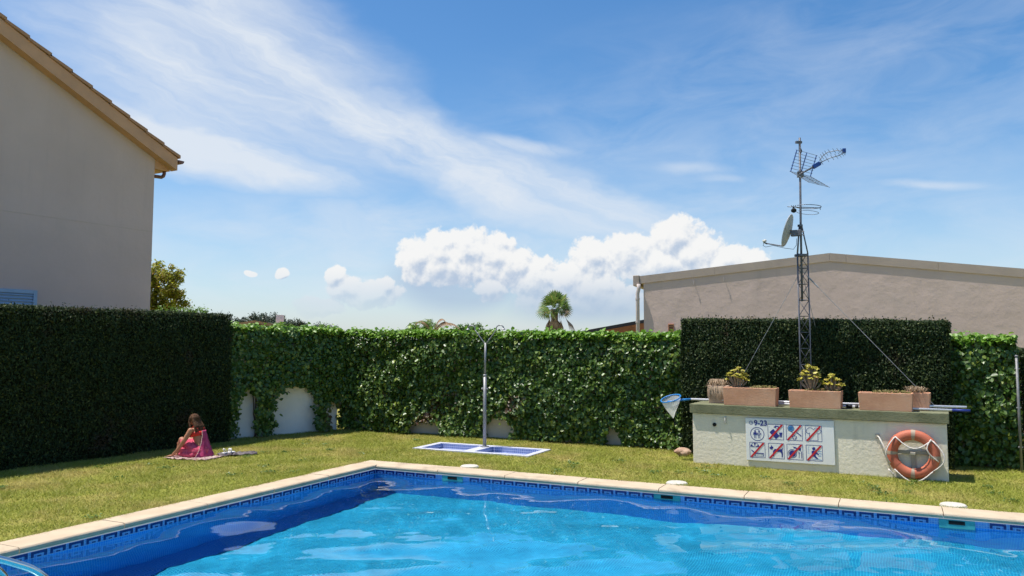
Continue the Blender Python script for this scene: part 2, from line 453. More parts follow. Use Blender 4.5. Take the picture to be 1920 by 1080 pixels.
uvquad('border_strip', [((PS1, PT1 - .003, -0.1), (-W_, 0, 0), (0, 0, .061)), ((PS0 + .003, PT1, -.1), (0, -T_, 0), (0, 0, .061))], m_band, pool)
def key_mesh(full=True):
    mb = MB(); w, h = 0.143, 0.050; y0 = -.006
    mb.box(0, w, y0, 0, -.020, 0); mb.box(0, .023, y0, 0, -h, -.0205); mb.box(w - .023, w, y0, 0, -h, -.0205)
    mb.box(.055, .09, y0 + .001, 0, -h + .002, -h + .012)
    return mb.mesh('key_tile', m_key)
km = key_mesh()
SKIM = [1.66, 4.70, 7.78, 10.86]
s = PS0 + 0.02
while s < PS1 - .16:
    if not any(abs(s + .0715 - q) < 0.235 for q in SKIM): link('key_tile', km, pool, loc=(s, PT1 - .0035, -0.043))
    s += 0.1755
t = PT1 - 0.02
while t > PT0 + .16:
    link('key_tile', km, pool, loc=(PS0 + .0035, t - .143, -0.043), rz=R(90))
    t -= 0.1755
for q in SKIM:
    mb = MB(); mb.box(q - .165, q + .165, PT1 - .012, PT1 - .001, -.145, -.038)
    sk = mb.build('skimmer_plate', m_skim, pool, bevel=.003)
    MB().box(q - .075, q + .075, PT1 - .0145, PT1 - .0125, -.088, -.048).build('skimmer_mouth', m_dark, sk)

# ---- coping stones
m_cop = mat('coping_stone', (0.50, 0.39, 0.265), 0.75, 0.10, 3.0, bump=0.25, bscale=90, col2=(0.58, 0.465, 0.325), stain=(0.33, 0.26, 0.18, 0.8), sscale=2.2)
cop = bpy.data.objects.new('pool_coping', None); COL.objects.link(cop); poolobj(cop); cop['kind'] = 'structure'; cop['label'] = 'cream stone coping round the pool'
def cop_profile():
    w = 0.362; r = 0.028; pr = [(0, -.03), (0, .022), (.008, .03)]
    for k in range(7):
        a = R(90 - 30 * k); pr.append((w - r + r * math.cos(a), 0.0 + (r + .002) * math.sin(a)))
    return pr
def coping_run(joints, flip):
    pr = cop_profile(); n = len(pr)
    for a, b in zip(joints[:-1], joints[1:]):
        g = .0045; dz = random.uniform(-.0025, .0025); sk = random.uniform(-.003, .003)
        vs = []
        for e in (a + g, b - g):
            for (p, z) in pr: vs.append((p + sk, e, z + dz))
        fs = [tuple(range(n)), tuple(range(2 * n - 1, n - 1, -1))] + [(i, (i + 1) % n, (i + 1) % n + n, i + n) for i in range(n)]
        vs = [flip(v) for v in vs]
        mb = MB(); mb.add(vs, fs); o = mb.build('coping_stone', m_cop, cop)
        bm = bmesh.new(); bm.from_mesh(o.data); bmesh.ops.recalc_face_normals(bm, faces=bm.faces); bm.to_mesh(o.data); bm.free()
JF = [0.364, 1.42, 2.48, 3.54, 4.60, 5.62, 6.64, 7.66, 8.65, 9.66, 10.68, 11.7, 12.77]
JL = [-7.38, -6.56, -5.53, -4.50, -3.46, -2.43, -1.40, -0.364]
coping_run(JF, lambda v: (v[1], -v[0], v[2]))
coping_run(JL, lambda v: (v[0], v[1], v[2]))
coping_run([0.364] + JF[1:-1] + [12.77], lambda v: (v[1], PT0 + PT1 + v[0] - .0, v[2]) if False else (v[1], -7.735 + v[0], v[2]))
coping_run(JL, lambda v: (13.135 - v[0], v[1], v[2]))
for cx, cy_ in ((0, -.362), (12.773, -.362), (0, -7.735), (12.773, -7.735)):
    MB().box(cx, cx + .362, cy_, cy_ + .362, -.028, .029).build('coping_stone', m_cop, cop, bevel=.012, segs=3)

# ---- water: real waves in the mesh
def water():
    nx, ny = 560, 320
    xs = np.linspace(PS0 - .01, PS1 + .01, nx); ys = np.linspace(PT0 - .01, PT1 + .01, ny)
    A, B = np.meshgrid(xs, ys, indexing='ij'); Z = np.zeros_like(A)
    r = np.random.default_rng(11)
    for L, slope, cnt in ((3.1, .013, 3), (1.9, .017, 4), (1.15, .014, 5), (0.70, .009, 6), (0.42, .005, 7), (0.25, .003, 8), (.16, .002, 8)):
        for k in range(cnt):
            l = L * r.uniform(.8, 1.25); th = r.uniform(0, 6.283); kk = 2 * math.pi / l
            ph = kk * (A * math.cos(th) + B * math.sin(th)) + r.uniform(0, 6.283) + 0.6 * np.sin(A * r.uniform(.5, 1.4) + B * r.uniform(.5, 1.4) + r.uniform(0, 6))
            Z += slope / kk * np.sin(ph)
    V = np.stack([A, B, Z + ZW], -1).reshape(-1, 3)
    i = np.arange(nx - 1)[:, None] * ny + np.arange(ny - 1)[None, :]
    Fq = np.stack([i, i + ny, i + ny + 1, i + 1], -1).reshape(-1, 4)
    me = bpy.data.meshes.new('water')
    me.vertices.add(len(V)); me.vertices.foreach_set('co', V.astype(np.float32).reshape(-1))
    me.loops.add(Fq.size); me.loops.foreach_set('vertex_index', Fq.astype(np.int32).reshape(-1))
    me.polygons.add(len(Fq)); me.polygons.foreach_set('loop_start', (np.arange(len(Fq)) * 4).astype(np.int32)); me.polygons.foreach_set('loop_total', np.full(len(Fq), 4, np.int32))
    me.update(calc_edges=True); me.polygons.foreach_set('use_smooth', [True] * len(Fq)); me.materials.append(glass_water())
    o = link('water', me, kind='structure', label='rippled clear blue water filling the swimming pool'); poolobj(o)
    o.cycles.is_caustics_caster = True
water()

# =================================================================== BUILDINGS
m_render_grey = mat('warm_grey_render', (0.60, 0.45, 0.395), 0.9, 0.05, 0.6, streak=.22, bump=0.25, bscale=8, stain=(0.54, 0.41, 0.35, .4), sscale=.7)
m_verge = mat('ochre_verge_paint', (0.60, 0.335, 0.195), 0.8, 0.08, 2.0, bump=.1)
m_tile = mat('clay_roof_tile', (0.42, 0.22, 0.125), 0.85, 0.2, 3.0, bump=.2, col2=(0.50, 0.29, 0.17))
m_brown = mat('brown_gutter_metal', (0.17, 0.075, 0.055), 0.45, 0.15, 4.0)
m_blue = mat('blue_shutter_paint', (0.30, 0.42, 0.58), 0.5, 0.06, 4.0)

def left_house():
    h = thing('house', 'two storey warm grey rendered house with ochre roof verge behind the tall dark hedge', 'house', (-10.367, 12.808, 0), R(61))
    xa, xe = -2.2, 4.88                      # ridge, eave wall corner
    sl = -0.467
    zt = lambda x: 6.02 + (x - xe) * sl      # top of the gable wall
    MB().prism([(-9.2, 0), (xe, 0), (xe, zt(xe)), (xa, zt(xa)), (-9.2, zt(xe))], 0.0, 8.0).build('wall', m_render_grey, h)
    # verge board: sloping trim proud of the wall
    zv = lambda x: 6.11 + (x - xe) * sl
    xo = 5.30
    MB().prism([(xo, zv(xo) - .18), (xo, zv(xo) + .10), (xa, zv(xa) + .10), (xa, zv(xa) - .18)], -0.22, -0.003).build('verge_board', m_verge, h)
    MB().prism([(xe + .005, zv(xo) - .20), (xo - .02, zv(xo) - .183), (xe + .005, zv(xe) - .02)], -.002, 7.9).build('eave_soffit', m_verge, h)
    MB().prism([(xo + .02, zv(xo) + .105), (xo + .02, zv(xo) + .14), (xa, zv(xa) + .14), (-9.6, zv(xo) + .14), (-9.6, zv(xo) + .105), (xa, zv(xa) + .105)], -0.20, 8.1).build('roof', m_tile, h)
    # verge tiles, each stepping over the one below
    L = 0.47; x = xo + .05; k = 0
    an = math.atan(-sl)
    mt = MB(); mt.prism([(0, 0), (0, .070), (-.50 * math.cos(an), .055 + .50 * math.sin(an) - .028), (-.50 * math.cos(an), .50 * math.sin(an) - .028)], -.02, .26)
    tm = mt.mesh('roof_tile', m_tile)
    while x > xa:
        link('roof_tile', tm, h, loc=(x, -0.235, zv(x) + .125)); x -= L * math.cos(an)
    # gutter along the eave and its downpipe elbow
    g = MB()
    pr = [(.075 * math.cos(a), .075 * math.sin(a)) for a in np.linspace(math.pi, 2 * math.pi, 9)]
    n = len(pr)
    for y in (-.24, 8.0):
        for (a, b) in pr: g.v.append((xo + .085 + a, y, zv(xo) + .06 + b))
    for i in range(n - 1): g.f.append((i, i + 1, n + i + 1, n + i)); g.mi.append(0)
    g.f.append(tuple(range(n))); g.mi.append(0)
    go = g.build('gutter', m_brown, h); so = go.modifiers.new('thick', 'SOLIDIFY'); so.thickness = .006
    zb = zv(xo)
    pts = [(xo - .10, .10, zb - .08), (xo - .10, .10, zb - .25), (xo - .12, .10, zb - .30), (xo - .17, .10, zb - .335), (xe + .10, .10, zb - .345), (xe + .02, .10, zb - .345)]
    MB().tube(pts[:6], .04, 10).build('downpipe', m_brown, h, smooth=True)
    # storey joint and shuttered window
    MB().box(-9.1, xe - .01, -.004, 0.01, 4.285, 4.300).build('storey_joint', mat('storey_joint_render', (0.58, 0.44, 0.37), .9, .05), h)  # thin strip slightly darker than the wall render
    w = bpy.data.objects.new('window_shutter', None); COL.objects.link(w); w.parent = h
    fr_ = MB(); fr_.box(1.05, 1.12, -.05, -.004, 1.6, 2.83); fr_.box(2.34, 2.41, -.05, -.004, 1.6, 2.83); fr_.box(1.121, 2.339, -.05, -.004, 2.76, 2.83); fr_.box(1.121, 2.339, -.05, -.004, 1.6, 1.66); fr_.box(1.121, 2.339, -.012, -.0035, 1.661, 2.759)
    fr_.build('frame', m_blue, w, bevel=.004)
    sm = MB().box(0, 1.216, -.018, .018, -.004, .004, M=Matrix.Rotation(R(52), 4, 'X')).mesh('slat', m_blue)
    for i in range(19): link('slat', sm, w, loc=(1.1215, -.032, 1.70 + i * .0575))
left_house()

m_gable = mat('pinkish_grey_render', (0.64, 0.49, 0.43), 0.92, 0.05, 0.9, streak=.35, bump=0.9, bscale=2.2, stain=(0.48, 0.41, 0.37, .25), sscale=1.0)
m_gcap = mat('gable_coping_render', (0.46, 0.37, 0.31), 0.9, 0.06, 2.0, bump=.15, stain=(0.28, .24, .2, .4))
m_pipe = mat('pale_pipe_paint', (0.52, 0.45, 0.42), 0.6, 0.06, 4.0)
m_terra = mat('terracotta', (0.42, 0.19, 0.10), 0.85, 0.12, 6.0, bump=.2)
def right_building():
    h = thing('gable_building', 'long pinkish grey rendered building with low gable roof behind the clipped hedge', 'building', (6.97, 16.88, 0), R(-20))
    xl, xr = -4.10, 6.0; za = 3.64
    zl = za - .375; zr = za - 0.10 * xr
    zf = lambda x: (za + x * (za - zl) / (-xl) if x < 0 else za - .128 * x)
    MB().prism([(xl, 0), (xr, 0), (xr, zf(xr)), (0.0, za), (xl, zf(xl))], 0, 12).build('wall', m_gable, h)
    xs = [xl - .09, -2.55, -0.6, 0.0, 0.25, 2.1, 4.3, xr]
    xs = [xl - .09, -2.45, 0.0, 0.33, 2.1, 4.1, xr]
    for a, b in zip(xs[:-1], xs[1:]):
        a2, b2 = a + .002, b - .002
        MB().prism([(a2, zf(a2) - .03), (b2, zf(b2) - .03), (b2, zf(b2) + .15), (a2, zf(a2) + .15)], -.024, 12.05).build('roof_coping', m_gcap, h)
    e = MB().box(xl - .24, xl - .094, -.05, 11, zl - .09, zl + .16).build('eave_gutter', m_gcap, h, bevel=.01)
    dp = MB().tube([(xl - .10, -.075, zl - .05), (xl - .10, -.075, zl - .16), (xl - .13, -.075, zl - .28), (xl - .13, -.075, 0)], .045, 10).build('downpipe', m_pipe, h, smooth=True)
    for z in (1.2, 2.3, zl - .42): MB().tube([(xl - .13, -.075, z), (xl - .13, -.075, z + .035)], .055, 12).build('pipe_clip', m_pipe, dp)
    v = MB().box(-3.53, -3.40, -.035, -.002, 2.09, 2.27).build('vent_cover', m_terra, h, bevel=.006)
    for i in range(3): MB().box(-3.515, -3.415, -.04, -.0355, 2.115 + i * .05, 2.135 + i * .05).build('vent_slot', m_dark, v)
    for x in (-2.93, -2.25): MB().tube([(x, 0, zf(x) - .12), (x, -.05, zf(x) - .13), (x, -.05, zf(x) - .2)], .008, 6).build('wall_hook', m_pipe, h)
right_building()

def far_house(name, label, loc, rz, w, d, zw, slope, mw, mr, fascia=None, chimney=None):
    h = thing(name, label, 'house', loc, rz)
    MB().box(0, w, 0, d, 0, zw - .03).build('wall', mw, h)
    o = .35
    zr = zw + slope * (w / 2 + o)
    MB().prism([(-o, zw), (-o, zw - .12), (w / 2, zr - .12), (w + o, zw - .12), (w + o, zw), (w / 2, zr)][::-1], -o, d + o).build('roof', mr, h)
    MB().prism([(.01, zw - .031), (w - .01, zw - .031), (w / 2, zr - .2)], .01, .2).build('gable', mw, h)
    if fascia: MB().prism([(-o - .01, zw - .13), (-o - .01, zw - .42), (w / 2, zr - .42), (w + o, zw - .42), (w + o, zw - .13), (w / 2, zr - .13)][::-1], -o - .04, -o - .006).build('fascia', fascia, h)
    if chimney: MB().box(*chimney).build('chimney', mat('white_chimney_paint', (.72, .71, .68), .8, .05), h, bevel=.01)
    MB().box(w * .3, w * .45, -.03, -.004, .9, 2.0).build('window', m_blue, h)
    MB().box(w * .6, w * .75, -.03, -.004, .0, 2.05).build('door', m_brown, h)
    return h
m_white = mat('white_wall_paint', (0.80, 0.78, 0.74), 0.85, 0.05, 1.5, bump=.15, stain=(0.62, .59, .54, .35), sscale=1.4)
far_house('bungalow', 'bungalow with low clay roof and white chimney, above the ivy near the dark hedge', (-13.6, 33.0, 0), R(14), 5.0, 4, 2.30, 0.18, m_white, m_tile, chimney=(3.35, 3.68, .6, .95, 2.4, 3.10))
far_house('pavilion', 'low building with a dark sloping roof edge left of the pinkish gable', (3.05, 29.5, 0), R(-6), 7.4, 6, 2.30, 0.18, mat('orange_brown_wood', (0.22, 0.10, 0.045), .8, .2, 3), mat('dark_roof_sheet', (0.030, 0.032, 0.036), .6, .2), fascia=mat('orange_brown_fascia', (0.26, 0.105, 0.04), .8, .15, 3))

# =================================================================== HEDGES AND IVY
m_core = mat('hedge_inside_shade', (0.016, 0.020, 0.009), 1.0, 0.5, 6.0, spec=0.05)  # near-black colour stands in for shade in the gaps between leaves
m_cyp = leafmat('cypress_scale_leaves', (0.014, 0.030, 0.009), (0.038, 0.064, 0.015), (0.10, 0.12, 0.03), rough=.6, spec=.25, trans=.15, patch=(0.060, 0.040, 0.022), pscale=1.1, plo=.57, phi=.74)
def cypress(name, label, loc, rz, u0, u1, depth, h0, h1, n, front_extra=0):
    t = thing(name, label, 'hedge', loc, rz)
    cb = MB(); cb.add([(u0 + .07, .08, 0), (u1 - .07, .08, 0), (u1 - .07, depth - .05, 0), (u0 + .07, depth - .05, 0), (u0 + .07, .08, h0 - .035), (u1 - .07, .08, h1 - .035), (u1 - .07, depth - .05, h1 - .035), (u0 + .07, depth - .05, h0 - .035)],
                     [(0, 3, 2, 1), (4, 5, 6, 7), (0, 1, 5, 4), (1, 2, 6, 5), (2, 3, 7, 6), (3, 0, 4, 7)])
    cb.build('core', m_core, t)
    def hh(u): return h0 + (h1 - h0) * (u - u0) / (u1 - u0)
    P, Nn = [], []
    # front
    k = n; u = rng.uniform(u0, u1, k); z = rng.uniform(0, 1, k) ** .95 * hh(u)
    edge = np.clip((hh(u) - z) / .12, 0, 1); eu = np.clip(np.minimum(u - u0, u1 - u) / .10, 0, 1)
    rnd = (1 - np.sqrt(np.clip(edge, 0, 1))) * .06 + (1 - np.sqrt(eu)) * .06
    y = rnd + wav(u * 1.3, z * 1.6, 3) * .022 + rng.uniform(-.035, .05, k) + .02
    P.append(np.stack([u, y, z], 1)); Nn.append(np.tile([0, -1, .25], (k, 1)))
    # top
    k = int(n * .42 * depth / h0) + 2500; u = rng.uniform(u0, u1, k); y = rng.uniform(0.0, depth, k)
    z = hh(u) + wav(u * 2, y * 2, 5) * .014 + rng.uniform(-.045, .022, k) + (rng.random(k) > .965) * rng.uniform(0, .075, k)
    P.append(np.stack([u, y, z], 1)); Nn.append(np.tile([0, -.2, 1], (k, 1)))
    # ends
    for ue, sg in ((u0, -1), (u1, 1)):
        k = int(n * depth / (u1 - u0)); y = rng.uniform(0, depth, k); z = rng.uniform(0, hh(ue), k)
        P.append(np.stack([ue - sg * .02 + rng.uniform(-.03, .03, k) + wav(y * 2, z * 2, 6) * .015, y, z], 1)); Nn.append(np.tile([sg, 0, .25], (k, 1)))
    P = np.concatenate(P); Nn = np.concatenate(Nn).astype(float)
    link('foliage', leaves('foliage', P, Nn, 0.042, m_cyp, LEAF4, width=.42, updir=(0, -.3, 1), jit=.75), t, kind='stuff')
    return t
cypress('clipped_hedge', 'tall dark clipped cypress hedge in shade behind the seated person', (-7.219, 11.062, 0), R(59), -2.6, 3.93, 0.95, 2.36, 2.35, 60000)
cypress('clipped_hedge', 'square clipped cypress hedge behind the planters and the antenna mast', (2.934, 12.755, 0), R(-27), -0.165, 3.72, 0.75, 2.21, 2.12, 62000)

cypress('clipped_hedge', 'low dark hedge at the right edge beyond the grey post', (7.45, 11.35, 0), R(-27), 0.0, 2.2, 0.8, 1.72, 1.70, 12000)
m_ivy = leafmat('ivy_leaves', (0.040, 0.090, 0.013), (0.105, 0.185, 0.026), (0.24, 0.30, 0.05), rough=.40, spec=.5, trans=.2, patch=(0.10, 0.052, 0.024), pscale=.85, plo=.61, phi=.74)
m_ivytop = leafmat('ivy_sunlit_new_leaves', (0.12, 0.26, 0.02), (0.20, 0.36, 0.035), (0.28, 0.40, 0.06), rough=.45, spec=.5, trans=.3)  # fresh growth, with sun from above painted into a brighter green
m_stem = mat('ivy_stem_bark', (0.10, 0.07, 0.05), .9, .3, 20)
def ivy(name, label, loc, rz, u0, u1, depth, h, holes, dens, wallmat, wall_y=.24, skip=None, htop=None):
    t = thing(name, label, 'ivy', loc, rz)
    hf = htop if htop else (lambda u: np.full_like(u, h))
    wh = h - .16
    MB().box(u0, u1, wall_y, wall_y + .16, 0, wh).build('garden_wall', wallmat, t)
    def ok(u, z, pad):
        m = np.ones(len(u), bool)
        for (cu, cz, ru, rz_) in holes:
            a = ((u - cu) / (ru + pad)) ** 2 + (np.maximum(0, z - cz) / (rz_ + pad)) ** 2
            a = np.where(z < cz, ((u - cu) / (ru + pad)) ** 2, a)
            m &= a > 1 + 0.25 * np.sin(u * 31 + z * 23) + .15 * np.sin(z * 57)
        if skip: m &= ~((u > skip[0]) & (u < skip[1]))
        return m
    P, Nn = [], []
    area = (u1 - u0) * h
    for layer, (y0, y1, q) in enumerate(((.00, .06, .55), (.05, .13, .40), (.11, .2, .30))):
        k = int(area * dens * q); u = rng.uniform(u0, u1, k); z = rng.uniform(0.02, 1, k) * hf(u)
        b = wav(u * 1.1, z * 1.3, 8) * .055 + wav(u * 3.1, z * 3.4, 18) * .03
        rnd = (1 - np.sqrt(np.clip((hf(u) - z) / .22, 0, 1))) * .14
        y = rng.uniform(y0, y1, k) + b + rnd - .03
        s = ok(u, z, 0.01 * layer) & (y < wall_y - .005)
        P.append(np.stack([u, y, z], 1)[s]); Nn.append(np.tile([-.1, -1, .55], (s.sum(), 1)))
    for ue, sg in ((u0, -1), (u1, 1)):
        k = int(h * .5 * dens * .8); y = rng.uniform(0, .5, k); z = rng.uniform(.02, 1, k) * hf(np.full(k, ue))
        s = ok(np.full(k, ue), z, 0)
        P.append(np.stack([ue + sg * rng.uniform(-.05, .05, k), y, z], 1)[s]); Nn.append(np.tile([sg, -.3, .5], (s.sum(), 1)))
    P = np.concatenate(P); Nn = np.concatenate(Nn).astype(float)
    link('leaves', leaves('leaves', P, Nn, 0.060, m_ivy, LEAF6, width=.95, updir=(0, -.2, -1), jit=.55, sizevar=.55), t, kind='stuff')
    k = int((u1 - u0) * (depth + .1) * dens * 1.0); u = rng.uniform(u0, u1, k); y = rng.uniform(-.02, depth, k)
    z = hf(u) + rng.uniform(-.07, .025, k) + wav(u * 2.5, y * 2, 9) * .03 - np.clip((.1 - y), 0, 1) * .4 + (rng.random(k) > .96) * rng.uniform(0, .10, k)
    s = np.ones(k, bool)
    if skip: s = ~((u > skip[0]) & (u < skip[1]))
    link('top_leaves', leaves('top_leaves', np.stack([u, y, z], 1)[s], np.tile([-.1, -.25, 1.], (s.sum(), 1)), 0.070, m_ivytop, LEAF6, width=.95, updir=(0, -1, -.2), jit=.5), t, kind='stuff')
    # woody stems running up behind the leaves
    for i in range(int((u1 - u0) * 1.3)):
        uu = random.uniform(u0 + .1, u1 - .1)
        if any(abs(uu - c[0]) < c[2] + .06 for c in holes) or (skip and skip[0] < uu < skip[1]): continue
        pts = []; x = uu
        for j in range(8): pts.append((x, wall_y - .03, j * .22)); x += random.uniform(-.05, .05)
        MB().tube(pts, [.016 - .0015 * j for j in range(8)], 5).build('stem', m_stem, t)
    return t
m_cream = mat('cream_wall_paint', (0.62, 0.55, 0.46), 0.85, 0.06, 1.5, bump=.15, stain=(0.45, .38, .30, .4), sscale=1.4)
ivy('ivy_wall', 'ivy in the shaded corner with white wall showing through two arched gaps', (-4.991, 14.788, 0), R(44), -0.95, 2.06, .45, 2.12,
    [(0.0, .62, .17, .27), (1.0, .60, .44, .34), (1.98, .28, .22, .30)], 1600, m_white, htop=lambda u: 2.13 - .04 * (u / 2.0))
ivy('ivy_wall', 'long sunlit wall of glossy ivy running behind the outdoor shower', (-3.432, 16.227, 0), R(-25.5), -0.25, 11.80, .5, 2.05,
    [(1.9, .14, .36, .10), (3.45, .12, .30, .26), (5.75, .12, .12, .22), (7.12, .45, .14, .32)], 1550, m_cream, skip=(7.45, 10.7), htop=lambda u: 2.06 - .014 * u)

# =================================================================== LAWN BLADES
m_grass = leafmat('grass_blades', (0.23, 0.275, 0.036), (0.35, 0.355, 0.062), (0.46, 0.41, 0.15), rough=.6, spec=.2, trans=.25, patch=(0.42, 0.355, 0.115), pscale=.9, plo=.46, phi=.66)
def grass():
    regs = [(-4.3, -.01, -7.2, 3.6, 3300), (-.01, 9.6, 0.01, 3.6, 3300), (9.6, 12.5, 0, 3.5, 600)]
    P = []
    for s0, s1, t0, t1, d in regs:
        k = int((s1 - s0) * (t1 - t0) * d); P.append(np.stack([rng.uniform(s0, s1, k), rng.uniform(t0, t1, k), np.zeros(k)], 1))
    k = 9000; e = rng.random(k); P.append(np.stack([rng.uniform(-.02, .012, k), rng.uniform(-7.2, 0, k), np.full(k, .0)], 1)); P.append(np.stack([rng.uniform(0, 9.6, k), rng.uniform(-.012, .02, k), np.full(k, .0)], 1))
    P = np.concatenate(P)
    s = P[:, 0]; t = P[:, 1]
    keep = ~((s > TS0 - .01) & (s < TS1 + .01) & (t > TT0 - .01) & (t < TT1 + .01))
    for q in SKIM: keep &= (s - q) ** 2 + (t - .14) ** 2 > .128 ** 2
    W = np.array(POOL_O) + s[:, None] * ME1 + t[:, None] * ME2
    bl = (W - np.array([2.752, 11.896])) @ np.array([[.872, .489], [-.489, .872]])
    keep &= ~((bl[:, 0] > 0) & (bl[:, 0] < 3.38) & (bl[:, 1] > 0) & (bl[:, 1] < .6))
    bare = wav(P[:, 0] * .9, P[:, 1] * .9, 33) > .85          # thin, worn spots
    keep &= ~(bare & (rng.random(len(P)) < .35))
    P = P[keep]; N = len(P)
    tall = 1 + .35 * wav(P[:, 0] * 1.5, P[:, 1] * 1.5, 21) + .5 * ((np.abs(P[:, 0]) < .03) | (np.abs(P[:, 1]) < .03)) * (wav(P[:, 0] * 5, P[:, 1] * 5, 22) > .1)
    hgt = (.020 + .018 * rng.random(N)) * np.clip(tall, .6, 1.6); wd = rng.uniform(.005, .010, N)
    th = rng.uniform(0, 6.283, N); lean = rng.normal(0, .95, (N, 2))
    Xd = np.stack([np.cos(th), np.sin(th), np.zeros(N)], 1)
    tip = np.stack([lean[:, 0], lean[:, 1], np.ones(N)], 1) * hgt[:, None]
    V = np.stack([P - Xd * wd[:, None] * .5, P + Xd * wd[:, None] * .5, P + tip], 1)
    V[:, :, 2] += .001
    o = link('grass', np_mesh('grass', V, [(0, 1, 2)], 3, m_grass), kind='stuff', label='short yellowish green grass blades of the lawn', category='grass'); poolobj(o)
grass()
def weeds():
    P = []
    for i in range(60):
        if i % 2: s0, t0 = rng.uniform(-3.2, -.1), rng.uniform(-7, 2.5)
        else: s0, t0 = rng.uniform(2.2, 9.3), rng.uniform(.1, 1.7)
        k = rng.integers(25, 60); P.append(np.stack([s0 + rng.normal(0, .05, k), t0 + rng.normal(0, .05, k), rng.uniform(.018, .042, k)], 1))
    P = np.concatenate(P)
    o = link('weeds', leaves('weeds', P, np.tile([0, 0, 1.], (len(P), 1)), .026, leafmat('clover_leaves', (0.06, 0.13, 0.02), (0.13, 0.20, 0.03), trans=.25), LEAF4, width=.8, updir=(0, 0, .3), jit=.4), kind='stuff', label='small clover and weed clumps scattered in the lawn', category='weeds'); poolobj(o)
weeds()
# =================================================================== SHOWER
m_steel = mat('brushed_steel', (0.28, 0.28, 0.285), 0.5, 0.1, 8, metal=.5)
m_galv = mat('galvanised_steel', (0.22, 0.22, 0.22), 0.6, 0.2, 10, metal=0.5)
m_rim = mat('tray_rim_glaze', (0.56, 0.57, 0.66), 0.5, 0.06, 10)
m_traym = mosaic('tray_mosaic', (0.13, 0.18, 0.40), (0.20, 0.26, 0.50), (0.48, 0.52, 0.66), size=.04, mort=.14)
def shower():
    tr = thing('shower_tray', 'blue mosaic double shower tray sunk in the lawn', 'shower tray', fr(0, 0), POOL_A)
    d = .09; m_ = .11; sm = .82; zt = .022
    rim = MB()
    rim.box(TS0, TS1, TT0, TT0 + m_, -.05, zt); rim.box(TS0, TS1, TT1 - m_, TT1, -.05, zt)
    rim.box(TS0, TS0 + m_, TT0 + m_ + .001, TT1 - m_ - .001, -.05, zt); rim.box(TS1 - m_, TS1, TT0 + m_ + .001, TT1 - m_ - .001, -.05, zt)
    rim.box(sm - .10, sm + .10, TT0 + m_ + .001, TT1 - m_ - .001, -.05, zt - .002)
    rim.build('rim', m_rim, tr)
    for a, b in ((TS0 + m_, sm - .10), (sm + .10, TS1 - m_)):
        c0, c1 = TT0 + m_, TT1 - m_; e = .0015
        uvquad('basin', [((a, c0, zt - d), (b - a, 0, 0), (0, c1 - c0, 0)), ((a, c1 - e, zt - d), (b - a, 0, 0), (0, 0, d - .004)), ((a, c0 + e, zt - d), (b - a, 0, 0), (0, 0, d - .004)),
                         ((a + e, c0, zt - d), (0, c1 - c0, 0), (0, 0, d - .004)), ((b - e, c0, zt - d), (0, c1 - c0, 0), (0, 0, d - .004))], m_traym, tr)
        MB().lathe([(.001, 0), (.035, 0), (.035, .004), (.001, .005)], 14, ((a + b) / 2, (c0 + c1) / 2, zt - d + .001)).build('drain', m_steel, tr)
    s = thing('outdoor_shower', 'tall steel outdoor shower post with two curved heads on the blue tray', 'shower', fr(.82, 2.16, .021), POOL_A)
    MB().lathe([(.075, 0), (.075, .008), (.04, .012), (.036, .03)], 18).build('base_flange', m_steel, s, smooth=False)
    MB().tube([(0, 0, .012), (.004, 0, 1.22)], .031, 14).build('lower_post', m_steel, s, smooth=True)
    MB().tube([(.004, 0, 1.2), (.012, 0, 1.80)], .019, 12).build('upper_post', m_steel, s, smooth=True)
    MB().tube([(.004, 0, 1.215), (.004, 0, 1.25)], .034, 14).build('collar', m_steel, s, smooth=True)
    for z in (1.0,):
        for sg in (-1, 1): MB().tube([(sg * .03, 0, z), (sg * .062, 0, z)], .018, 12).build('push_button', m_steel, s, smooth=True)
    for sg in (-1, 1):
        pts = [(.012, 0, 1.76)]
        pts += [(.012 + sg * .06, 0, 1.84), (.012 + sg * .17, 0, 1.975), (.012 + sg * .205, 0, 2.02)]
        for a in np.linspace(-20, 150, 9): pts.append((.012 + sg * (.285 + -.075 * math.cos(R(a))), 0, 2.045 + .06 * math.sin(R(a))))
        arm = MB().tube(pts, .010, 8).build('curved_arm', m_steel, s, smooth=True)
        e = pts[-1]
        MB().lathe([(.012, .0), (.016, -.02), (.036, -.04), (.036, -.048), (.004, -.049)], 16, (e[0], 0, e[2])).build('shower_head', m_steel, arm, smooth=False)
shower()

# =================================================================== SKIMMER LIDS, RAIL, POST, STONE
m_lid = mat('white_plastic', (0.60, 0.56, 0.48), 0.5, 0.06, 8)
for q, lab in zip(SKIM[:3], ('white round skimmer lid near the shower tray', 'white round skimmer lid in front of the rendered block', 'white round skimmer lid in front of the life ring')):
    l = thing('skimmer_lid', lab, 'pool lid', fr(q, .14, .0), POOL_A, group='round skimmer lids beside the coping')
    MB().lathe([(.128, .0), (.128, .034), (.118, .040), (.02, .046), (.001, .046)], 28).build('lid', m_lid, l, smooth=False)
    MB().lathe([(.136, 0), (.136, .024), (.1285, .026), (.1285, 0)], 28).build('lid_frame', m_lid, l)

